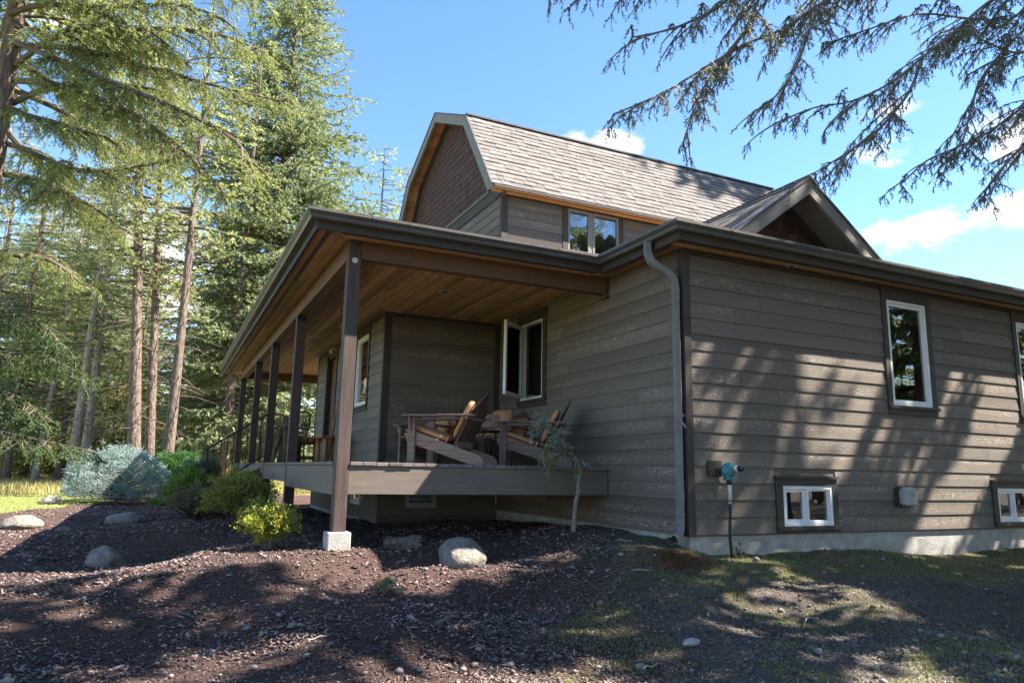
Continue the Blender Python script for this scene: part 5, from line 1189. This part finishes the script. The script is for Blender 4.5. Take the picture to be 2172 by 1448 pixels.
# trees at the camera's back that the windows mirror and the wall is shaded by
def shade_tree(label, x, y, Hh, zb, R, seed, gap, wh=1.1):
    t = empty('forest_tree', label, 'tree', (x, y, -.6), 0, 'tall trees shading the wall'); trunk_mb(Hh, .24, (0, 0), 10, 14, seed).build('trunk', 'bark', t, True)
    V, mb = crown(seed, Hh, zb, R, wh, 6, .1, .28, .17, .36, SPR_SHADOW, .7, gap=gap); link('crown', tri_mesh('crown', V), 'needle_fir', t); mb.build('branches', 'branch', t)['kind'] = 'stuff'
shade_tree('tall conifer right of the picture mirrored in the tall window', 10.3, -4.4, 17, 3.4, 3.6, 106, .45)
shade_tree('tall conifer outside the picture that shades the bare dirt', 7.0, -5.6, 18, 4.2, 3.4, 110, .45)
shade_tree('tall conifer mirrored in the windows, far right outside the picture', 14.0, -6.8, 18, 4.0, 3.6, 104, .45)
shade_tree('very tall conifer beyond the right edge that shades the upper roof', 16.6, .2, 27, 10.0, 3.3, 120, .35)
for i, (x, y) in enumerate(((19, -13), (12, -14), (6, -15.5), (25, -6), (16, -18), (22, -18), (30, -14), (28, 2), (9, -19), (2.5, -14), (-1.5, -15.5), (-5.5, -14.5), (-9.5, -16), (0, -20), (-7, -20), (4.5, -20), (-13, -18), (18, -8.5), (22, -1))): forest_tree((1, 4, 1)[i % 3], x, y, i * 1.1, 1.1, 'conifer of the wood behind the camera mirrored in the windows', 'wood behind the camera')
# ---- shrubs
def shrub(name, label, x, y, rx, ry, h, mat, n, size, seed, tm=LEAF, stem='twig', upright=.5, cat='shrub', dome=1.0, twiggy=14, group=None):
    r = np.random.RandomState(seed); t = empty(name, label, cat, (x, y, gz(x, y)), 0, group)
    m = MB()
    tips = []
    for k in range(twiggy):
        a = r.uniform(0, 6.28); f = np.sqrt(r.uniform(0, 1)); e = np.array([rx * f * np.cos(a) * .85, ry * f * np.sin(a) * .85, h * (1 - .5 * f * f) * r.uniform(.7, .95)]); tips.append(e)
        m.tube([(e[0] * .08, e[1] * .08, -.04), (e[0] * .45, e[1] * .45, e[2] * .55), tuple(e)], [.010, .007, .003], 4, False)
    m.build('stems', stem, t)['kind'] = 'stuff'
    d = unit(r.normal(size=(n, 3))); d[:, 2] = np.abs(d[:, 2]) * 1.15 - .18; q = r.uniform(.45, 1.0, n) ** .45
    lump = 1 + .30 * np.sin(d[:, 0] * 5 + seed) * np.sin(d[:, 1] * 6 + seed * 2) + .18 * np.sin(d[:, 2] * 11 + d[:, 0] * 7 + seed); stray = r.rand(n) < .1; lump[stray] *= r.uniform(1.05, 1.35, stray.sum())
    P = d * q[:, None] * lump[:, None] * np.array([rx, ry, h * .56]) + np.array([0, 0, h * .46]); P[:, 2] = np.maximum(P[:, 2], .03)
    D = unit(d * np.array([1, 1, .8]) + np.array([0, 0, upright]) + r.normal(size=(n, 3)) * .35); V = place(tm, P, D, size * r.uniform(.7, 1.3, n), seed)
    link('foliage', tri_mesh('foliage', V), mat, t); return t
def stalky(name, label, x, y, rad, h, mat, seed, stalks=70, leaf=.05, per=16, spread=1.0, stem='branch_grey'):
    """open shrub: many arching stems carrying small leaves"""
    r = np.random.RandomState(seed); t = empty(name, label, 'shrub', (x, y, gz(x, y))); m = MB(); PP, DD = [], []
    for k in range(stalks):
        a = r.uniform(0, 6.28); f = r.uniform(.1, 1) ** .6; R_ = rad * f * spread; e = np.array([R_ * np.cos(a), R_ * np.sin(a), h * r.uniform(.55, 1.05) * (1 - .35 * f)])
        l = [np.array([e[0] * .06, e[1] * .06, -.04]), np.array([e[0] * .4, e[1] * .4, e[2] * .6]), e]
        m.tube([tuple(q) for q in l], [.006, .004, .0018], 3, False); Q, T, u = along(smooth_poly([tuple(q) for q in l], 3), .02); k_ = u > .32; Q, T = Q[k_], T[k_]; idx = r.randint(0, len(Q), per); PP.append(Q[idx] + r.normal(0, .012, (per, 3))); DD.append(unit(T[idx] * .5 + r.normal(size=(per, 3))))
    m.build('stems', stem, t)['kind'] = 'stuff'; P = np.concatenate(PP); V = place(LEAF, P, np.concatenate(DD), leaf * r.uniform(.6, 1.3, len(P)), seed); link('foliage', tri_mesh('foliage', V), mat, t); return t
stalky('spirea_bush', 'bright yellow green bush lit by the sun beside the first post', -3.93, 1.98, .34, .56, 'leaf_yellow', 71, 90, .075, 13)
stalky('spirea_bush', 'small green sprouting bush behind the bright yellow one', -3.86, 3.1, .34, .62, 'leaf_green', 72, 60, .075, 12)
shrub('barberry_bush', 'olive yellow rounded bush in shade beside the deck', -4.02, 4.7, .40, .40, .62, 'leaf_olive', 1500, .10, 73, twiggy=40)
shrub('barberry_bush', 'greyish twiggy bush left of the olive one', -4.45, 7.2, .42, .40, .52, 'leaf_twiggy', 620, .10, 74, twiggy=90)
shrub('fern_shrub', 'feathery bright green shrub beside the stair', -4.42, 8.7, .45, .45, .72, 'leaf_green', 900, .14, 75, twiggy=30)
shrub('fern_shrub', 'light green leafy shrub under the stair edge', -3.75, 6.55, .3, .3, .7, 'leaf_green', 600, .11, 76, twiggy=20)
shrub('boxwood', 'round dark green shrub, left of the two at the rail foot', -4.72, 16.9, .70, .70, 1.18, 'leaf_boxwood', 2600, .15, 77, upright=.9)
shrub('boxwood', 'round grey green shrub, right of the two at the rail foot', -4.18, 13.6, .5, .5, .95, 'leaf_grey', 2200, .13, 78, upright=.9)
shrub('flowering_plant', 'yellow flowering plant behind the handrail', -3.55, 14.6, .4, .4, .8, 'petal', 260, .10, 79, twiggy=30, cat='plant')
shrub('ground_cover', 'low bright green cushion plant by the path lights', -4.95, 12.9, .3, .25, .13, 'leaf_green', 700, .07, 80, cat='plant')
shrub('leafy_clump', 'pale green leafy clump between the spruce and the shrubs', -5.1, 18.2, .6, .5, .4, 'leaf_far', 500, .16, 81, cat='plant')
shrub('seedling', 'tiny blue green seedling on the mulch in front', -3.1, .28, .075, .075, .11, 'leaf_grey', 34, .08, 82, cat='plant', twiggy=6)
shrub('weed', 'tiny weed growing beside the gas riser', .56, -.1, .05, .04, .16, 'leaf_green', 10, .05, 83, cat='plant', twiggy=5)
shrub('leafy_clump', 'sunlit leaves glimpsed beyond the deck between the posts', -2.9, 15.5, .8, .6, .5, 'leaf_far', 700, .16, 84, cat='plant')
us = random.Random(90)
for i in range(16):
    y = us.uniform(32, 46); x = us.uniform(-.2 * (y + 6) - 6, .10 * (y + 6) - 5); shrub('undergrowth_bush', 'pale bush of the undergrowth below the forest trees', x, y, us.uniform(.8, 1.6), us.uniform(.8, 1.4), us.uniform(.8, 1.9), 'leaf_far', 800, .3, 100 + i, LEAF_F, group='forest undergrowth bushes')
# brush pile below the trunks
m = MB(); br = random.Random(44)
for k in range(110):
    p = Vector((br.uniform(-1.3, 1.3), br.uniform(-.7, .7), br.uniform(0, .7) * br.random())); d = Vector((br.uniform(-1, 1), br.uniform(-1, 1), br.uniform(-.2, .7))).normalized() * br.uniform(.3, .9); m.tube([p - d, p, p + d + Vector((0, 0, -.05))], [.015, .022, .008], 4, False)
tag(m.build('brush_pile', 'needle_litter', None, loc=(-6.0, 28.5, gz(-6, 28.5))), 'rusty brush pile at the edge of the trees', 'brush pile')
# ---- globe blue spruce
bs = empty('blue_spruce', 'wide globe blue spruce half in the house shadow', 'shrub', (-6.05, 15.7, gz(-6.05, 15.7))); r = np.random.RandomState(5)
trunk_mb(1.0, .06, (0, 0), 7, 5, 4).build('trunk', 'bark', bs); PP, DD, SS = [], [], []; mb = MB()
for k in range(1150):
    a = r.uniform(0, 6.28); ph = np.arcsin(r.uniform(-.12, 1)); lump = 1 + .10 * math.sin(3 * a + 1.3) * math.cos(ph * 3) + .08 * math.sin(7 * a + ph * 9); q = 1.0 if k % 4 else r.uniform(.55, .85)
    e = np.array([1.22 * math.cos(ph) * math.cos(a), 1.22 * math.cos(ph) * math.sin(a), .34 + 1.08 * math.sin(ph)]) * np.array([lump * q, lump * q, q]) + r.normal(0, .035, 3); e[2] = max(e[2], .05)
    d = unit(np.array([math.cos(a), math.sin(a), .18 + .75 * max(0, math.sin(ph)) ** 2])); lt = np.array([-math.sin(a), math.cos(a), 0])
    for j in range(8): PP.append(e - d * r.uniform(.0, .12) + lt * r.normal(0, .06) + np.array([0, 0, r.normal(0, .04)])); DD.append(unit(d * .75 + lt * r.normal(0, 1.0) + np.array([0, 0, r.normal(.12, .45)]))); SS.append(.115 * r.uniform(.7, 1.25))
    if k % 6 == 0: mb.tube([(0, 0, max(.1, e[2] * .5)), tuple(e * .9)], [.016, .004], 3, False)
V = place(SPR_BLUE, np.array(PP), np.array(DD), np.array(SS), 9); link('crown', tri_mesh('crown', V), 'needle_blue', bs); mb.build('branches', 'branch', bs)['kind'] = 'stuff'
# ---- small bent spruce sapling before the deck
sp = empty('weeping_spruce', 'small bent spruce sapling with blue tufts before the deck', 'sapling', (-.654, 1.25, gz(-.654, 1.25)))
bz = sp.location.z; R0 = lambda p: (p[0] + .654, p[1] - 1.25, p[2] - bz)
mb = MB(); st_ = [(-.655, 1.25, bz - .05), (-.645, 1.25, .12), (-.624, 1.25, .30), (-.60, 1.25, .36), (-.586, 1.25, .42), (-.600, 1.25, .46), (-.572, 1.25, .56), (-.565, 1.25, .64), (-.6, 1.25, .72), (-.64, 1.25, .79)]
mb.tube([R0(p) for p in smooth_poly(st_, 3)], [.030 - .0005 * i + (.008 if i in (9, 10, 11) else 0) for i in range(28)], 8); mb.build('trunk', 'branch_grey', sp, True)
BR = [[(-.64, 1.25, .79), (-.75, 1.22, .86), (-.86, 1.20, .93), (-.95, 1.2, 1.02), (-1.02, 1.2, 1.12), (-1.10, 1.2, 1.19), (-1.19, 1.2, 1.25)], [(-.68, 1.24, .82), (-.80, 1.2, .83), (-.92, 1.17, .82), (-1.0, 1.16, .74), (-1.04, 1.15, .62)], [(-.62, 1.25, .76), (-.56, 1.27, .76), (-.50, 1.28, .72), (-.45, 1.28, .70)], [(-.86, 1.2, .93), (-.98, 1.18, .95), (-1.08, 1.16, .86), (-1.13, 1.16, .74)], [(-.7, 1.23, .84), (-.72, 1.3, .9), (-.8, 1.36, .95)], [(-.95, 1.2, 1.02), (-.9, 1.16, 1.08), (-.86, 1.14, 1.08)], [(-.64, 1.25, .74), (-.66, 1.2, .66), (-.69, 1.17, .60)], [(-1.1, 1.2, 1.19), (-1.2, 1.2, 1.12), (-1.25, 1.2, 1.02)]]
r = np.random.RandomState(8); mb = MB(); PB, DB, SB, PG, DG, SG = [], [], [], [], [], []
for i, b in enumerate(BR):
    P = smooth_poly([R0(p) for p in b], 3); mb.tube(P, [.012 * (1 - .8 * k / (len(P) - 1)) + .002 for k in range(len(P))], 5, False); Q, T, u = along(P, .016)
    for q, t_, w in zip(Q, T, u):
        if w < .3 and i not in (0, 3): continue
        for _ in range(5):
            d = unit(t_ + r.normal(size=3) * .8 + np.array([0, 0, -.3])); blue = r.rand() < (.65 if i in (0, 2, 5, 7) else .3)
            (PB if blue else PG).append(q); (DB if blue else DG).append(d); (SB if blue else SG).append(.085 * r.uniform(.6, 1.4))
for k in range(26):
    a = r.uniform(0, 6.28); q = np.array(R0((-.63 + r.uniform(-.25, .05), 1.25, .78 + r.uniform(-.12, .1)))); mb.tube([tuple(q), tuple(q + np.array([math.cos(a) * .1, math.sin(a) * .06, -.12 * r.rand()]))], [.003, .0012], 3, False)
mb.build('branches', 'branch_grey', sp)['kind'] = 'stuff'; link('blue_tufts', tri_mesh('blue_tufts', place(SPR_BLUE, PB, DB, SB, 3)), 'needle_blue', sp); link('green_tufts', tri_mesh('green_tufts', place(SPR_BLUE, PG, DG, SG, 4)), 'leaf_olive', sp)
# ---------------------------------------------------------------- ground litter, chips, grass
def scatter(n, seed, x0, x1, y0, y1, keep, falloff=5.0):
    """random ground points, denser near the yard's front, thinned with distance"""
    r = np.random.RandomState(seed); out = []
    tot = 0
    while tot < n:
        x = r.uniform(x0, x1, 40000); y = r.uniform(y0, y1, 40000); d = np.hypot(x + 4.97, y + 6.11); k = r.rand(40000) < np.minimum(1, (falloff / d) ** 2); k &= keep(x, y, r); out.append(np.stack([x[k], y[k]], 1)); tot += k.sum()
    P = np.concatenate(out)[:n]; return P
def wob(x, y): return (interp_noise(x * .8 + 50, y * .8 + 50, 9) - .5) * 1.6
def clear_house(x, y): return ~((x > -.02) & (y > -.02)) & ~((x > -2.0) & (y > 4.85))
def in_mulch(x, y, r): return (x - .45 * y + wob(x, y) < -.75 + r.normal(0, .35, len(x))) & (y - 3.2 * x < 36.3) & clear_house(x, y) & (y < 20)
P = scatter(82000, 1, -10, 2, -5.2, 17, in_mulch, 5.5); r = np.random.RandomState(2); n = len(P); Z = ground_z(P[:, 0], P[:, 1])
base = np.array([(-1, -.45, 0), (.9, -.5, .05), (1.1, .3, 0), (-.7, .55, .04), (-.1, .0, .32)]); CF_ = np.array([(0, 1, 4), (1, 2, 4), (2, 3, 4), (3, 0, 4), (0, 2, 1), (0, 3, 2)])
d_ = np.hypot(P[:, 0] + 4.97, P[:, 1] + 6.11); S = r.gamma(4, .0035, n) * (1 + .05 * np.maximum(d_ - 6, 0)) + .005; S *= .42 + .7 * interp_noise(P[:, 0] * 1.7, P[:, 1] * 1.7, 33); asp = r.uniform(.3, 1.0, n); a = r.uniform(0, 6.28, n); tilt = r.normal(0, .35, n); tb = r.normal(0, .35, n)
B = base[None] * np.stack([S, S * asp, S * .8], 1)[:, None, :]; B = B + r.normal(0, .12, B.shape) * S[:, None, None]
ca, sa = np.cos(a)[:, None], np.sin(a)[:, None]; B[:, :, 2] += B[:, :, 0] * np.sin(tilt)[:, None] + B[:, :, 1] * np.sin(tb)[:, None]; X = B[:, :, 0] * ca - B[:, :, 1] * sa; Y = B[:, :, 0] * sa + B[:, :, 1] * ca
VV = np.stack([X + P[:, 0:1], Y + P[:, 1:2], B[:, :, 2] + Z[:, None] + .008], -1).reshape(-1, 3); FF = (CF_[None] + (np.arange(n) * 5)[:, None, None]).reshape(-1, 3)
tag(link('bark_mulch', npmesh('bark_mulch', VV, FF), 'chip'), 'loose dark bark chips covering the bed', 'mulch', kind='stuff')
def blades(name, P, h, w, lean, mat, label, seed, curve=.5, cat='grass'):
    r = np.random.RandomState(seed); n = len(P); Z = ground_z(P[:, 0], P[:, 1]); a = r.uniform(0, 6.28, n); H_ = h * r.uniform(.4, 1.3, n); le = lean * r.uniform(0, 1, n) * H_; ww = w * r.uniform(.6, 1.3, n)
    dx, dy = np.cos(a), np.sin(a); px, py = -dy * ww, dx * ww
    b0 = np.stack([P[:, 0] - px, P[:, 1] - py, Z - .01], 1); b1 = np.stack([P[:, 0] + px, P[:, 1] + py, Z - .01], 1); mid = np.stack([P[:, 0] + dx * le * .35, P[:, 1] + dy * le * .35, Z + H_ * .6], 1); m0 = mid - np.stack([px, py, 0 * px], 1) * .7; m1 = mid + np.stack([px, py, 0 * px], 1) * .7; tip = np.stack([P[:, 0] + dx * le, P[:, 1] + dy * le, Z + H_ * (1 - curve * lean * .3)], 1)
    V = np.stack([b0, b1, m1, m0, tip], 1).reshape(-1, 3); k = (np.arange(n) * 5)[:, None]; F = np.concatenate([k + [0, 1, 2], k + [0, 2, 3], k + [3, 2, 4]], 0)
    return tag(link(name, npmesh(name, V, F), mat), label, cat, kind='stuff')
def turf_keep(x, y, r):
    cl = interp_noise(x * 2.2, y * 2.2, 5) * .6 + interp_noise(x * 6, y * 6, 6) * .4; yy = y + .1 * x + .9 * wob(x, y)
    lim = np.where(yy > -1.1, .42, .64); return (x - .45 * y + wob(x, y) > -1.2) & (cl > lim + r.normal(0, .09, len(x))) & (y < -.05) & clear_house(x, y)
blades('thin_grass', scatter(42000, 3, -3, 8, -5, 0, turf_keep, 6.0), .03, .002, 1.0, 'grass', 'thin patchy grass on the bare dirt by the wall', 4)
def litter_keep(x, y, r): return (x - .45 * y + wob(x, y) > -2.0) & clear_house(x, y) & (y < 1.2)
P = scatter(42000, 5, -4, 8, -5, 1, litter_keep, 6.0); r = np.random.RandomState(6); n = len(P); Z = ground_z(P[:, 0], P[:, 1]) + .006; a = r.uniform(0, 6.28, n); L = r.uniform(.012, .06, n); w = .0024
dx, dy = np.cos(a) * L, np.sin(a) * L; V = np.stack([np.stack([P[:, 0] - dy / L * w, P[:, 1] + dx / L * w, Z], 1), np.stack([P[:, 0] + dy / L * w, P[:, 1] - dx / L * w, Z], 1), np.stack([P[:, 0] + dx, P[:, 1] + dy, Z + r.uniform(0, .015, n)], 1)], 1).reshape(-1, 3)
tag(link('needle_litter', tri_mesh('needle_litter', V), 'stick'), 'fallen needles and straw scattered over the dirt', 'litter', kind='stuff')
# rusty needle heap by the downspout
r = np.random.RandomState(16); n = 5000; P = np.stack([-.45 + r.normal(0, .2, n), -.42 + r.normal(0, .16, n)], 1); P = P[clear_house(P[:, 0], P[:, 1])]; n = len(P); Z = ground_z(P[:, 0], P[:, 1]) + .004 + .03 * np.exp(-((P[:, 0] + .45) ** 2 + (P[:, 1] + .42) ** 2) / .05); a = r.uniform(0, 6.28, n); L = r.uniform(.02, .06, n); w = .002
dx, dy = np.cos(a) * L, np.sin(a) * L; V = np.stack([np.stack([P[:, 0] - dy / L * w, P[:, 1] + dx / L * w, Z], 1), np.stack([P[:, 0] + dy / L * w, P[:, 1] - dx / L * w, Z], 1), np.stack([P[:, 0] + dx, P[:, 1] + dy, Z + r.uniform(-.01, .02, n)], 1)], 1).reshape(-1, 3)
tag(link('needle_heap', tri_mesh('needle_heap', V), 'needle_litter'), 'rust coloured heap of fallen needles by the downspout', 'litter', kind='stuff')
# pebbles and clods
pe = bmesh.new(); bmesh.ops.create_icosphere(pe, subdivisions=1, radius=1.0); pv = np.array([q.co[:] for q in pe.verts]); pf = np.array([[q.index for q in f.verts] for f in pe.faces]); pe.free()
P = scatter(650, 8, -8, 6, -5, 2, lambda x, y, r: clear_house(x, y), 5.0); r = np.random.RandomState(9); n = len(P); S = r.gamma(3, .0045, n) + .004; V = (pv[None] * (np.stack([S, S * r.uniform(.6, 1, n), S * .6], 1)[:, None]) * r.uniform(.8, 1.2, (n, len(pv), 1)) + np.stack([P[:, 0], P[:, 1], ground_z(P[:, 0], P[:, 1]) + S * .3 + .006], 1)[:, None]).reshape(-1, 3); F = (pf[None] + (np.arange(n) * len(pv))[:, None, None]).reshape(-1, 3)
tag(link('gravel', npmesh('gravel', V, F), 'pebble'), 'small stones strewn over mulch and dirt', 'gravel', kind='stuff')
P = scatter(5200, 18, -4, 8, -5, .6, litter_keep, 6.0); r = np.random.RandomState(19); n = len(P); S = r.gamma(2.2, .004, n) + .003; V = (pv[None] * (np.stack([S, S * r.uniform(.6, 1, n), S * .7], 1)[:, None]) * r.uniform(.7, 1.3, (n, len(pv), 1)) + np.stack([P[:, 0], P[:, 1], ground_z(P[:, 0], P[:, 1]) + S * .25 + .003], 1)[:, None]).reshape(-1, 3); F = (pf[None] + (np.arange(n) * len(pv))[:, None, None]).reshape(-1, 3)
tag(link('dirt_clods', npmesh('dirt_clods', V, F), 'clod'), 'crumbled clods of soil on the bare dirt', 'soil', kind='stuff')
# fallen sticks one by one
sk = random.Random(31)
for i, (x, y, L, an, lab) in enumerate(((-1.95, -2.0, .22, .15, 'pale forked stick on the dirt in front'), (-1.1, -1.55, .16, .9, 'thin curved twig on the dirt right of the pale stone'), (-.2, -1.75, .5, .35, 'long dark stick lying on the dirt'), (-.55, .35, .16, -.6, 'curved twig on the mulch left of the downspout'), (-1.0, -.6, .3, .2, 'thin dry stem on the mulch in the middle'), (-4.6, .9, .3, 1.1, 'straight pale stick on the mulch at left'), (-3.9, -.9, .28, .6, 'dry stem on the mulch near the bottom edge'))):
    P = [(-L / 2 + L * k / 5, sk.uniform(-.04, .04) * L * 2, .012 + sk.uniform(0, .02)) for k in range(6)]; m = MB().tube(P, [.005, .0055, .005, .004, .003, .0015], 5)
    if i % 2 == 0: m.tube([P[3], (P[3][0] + .05, P[3][1] + .05, .03)], [.003, .001], 4)
    o = tag(m.build('fallen_stick', 'stick', None, loc=(x, y, gz(x, y))), lab, 'stick', 'fallen sticks'); o.rotation_euler = (0, 0, an)
# lawn and meadow
blades('lawn_grass', scatter(24000, 11, -16, -5, 9, 22, lambda x, y, r: (y - 3.2 * x + wob(x, y) > 36.4) & (y < 22), 13.0), .05, .006, .8, 'lawn', 'short sunlit lawn grass at left', 12)
blades('meadow_grass', scatter(48000, 13, -24, 8, 20.5, 48, lambda x, y, r: interp_noise(x * .5, y * .5, 21) > .3, 22.0), .42, .007, 1.1, 'grass_dry', 'tall dry meadow grass below the trees', 14)
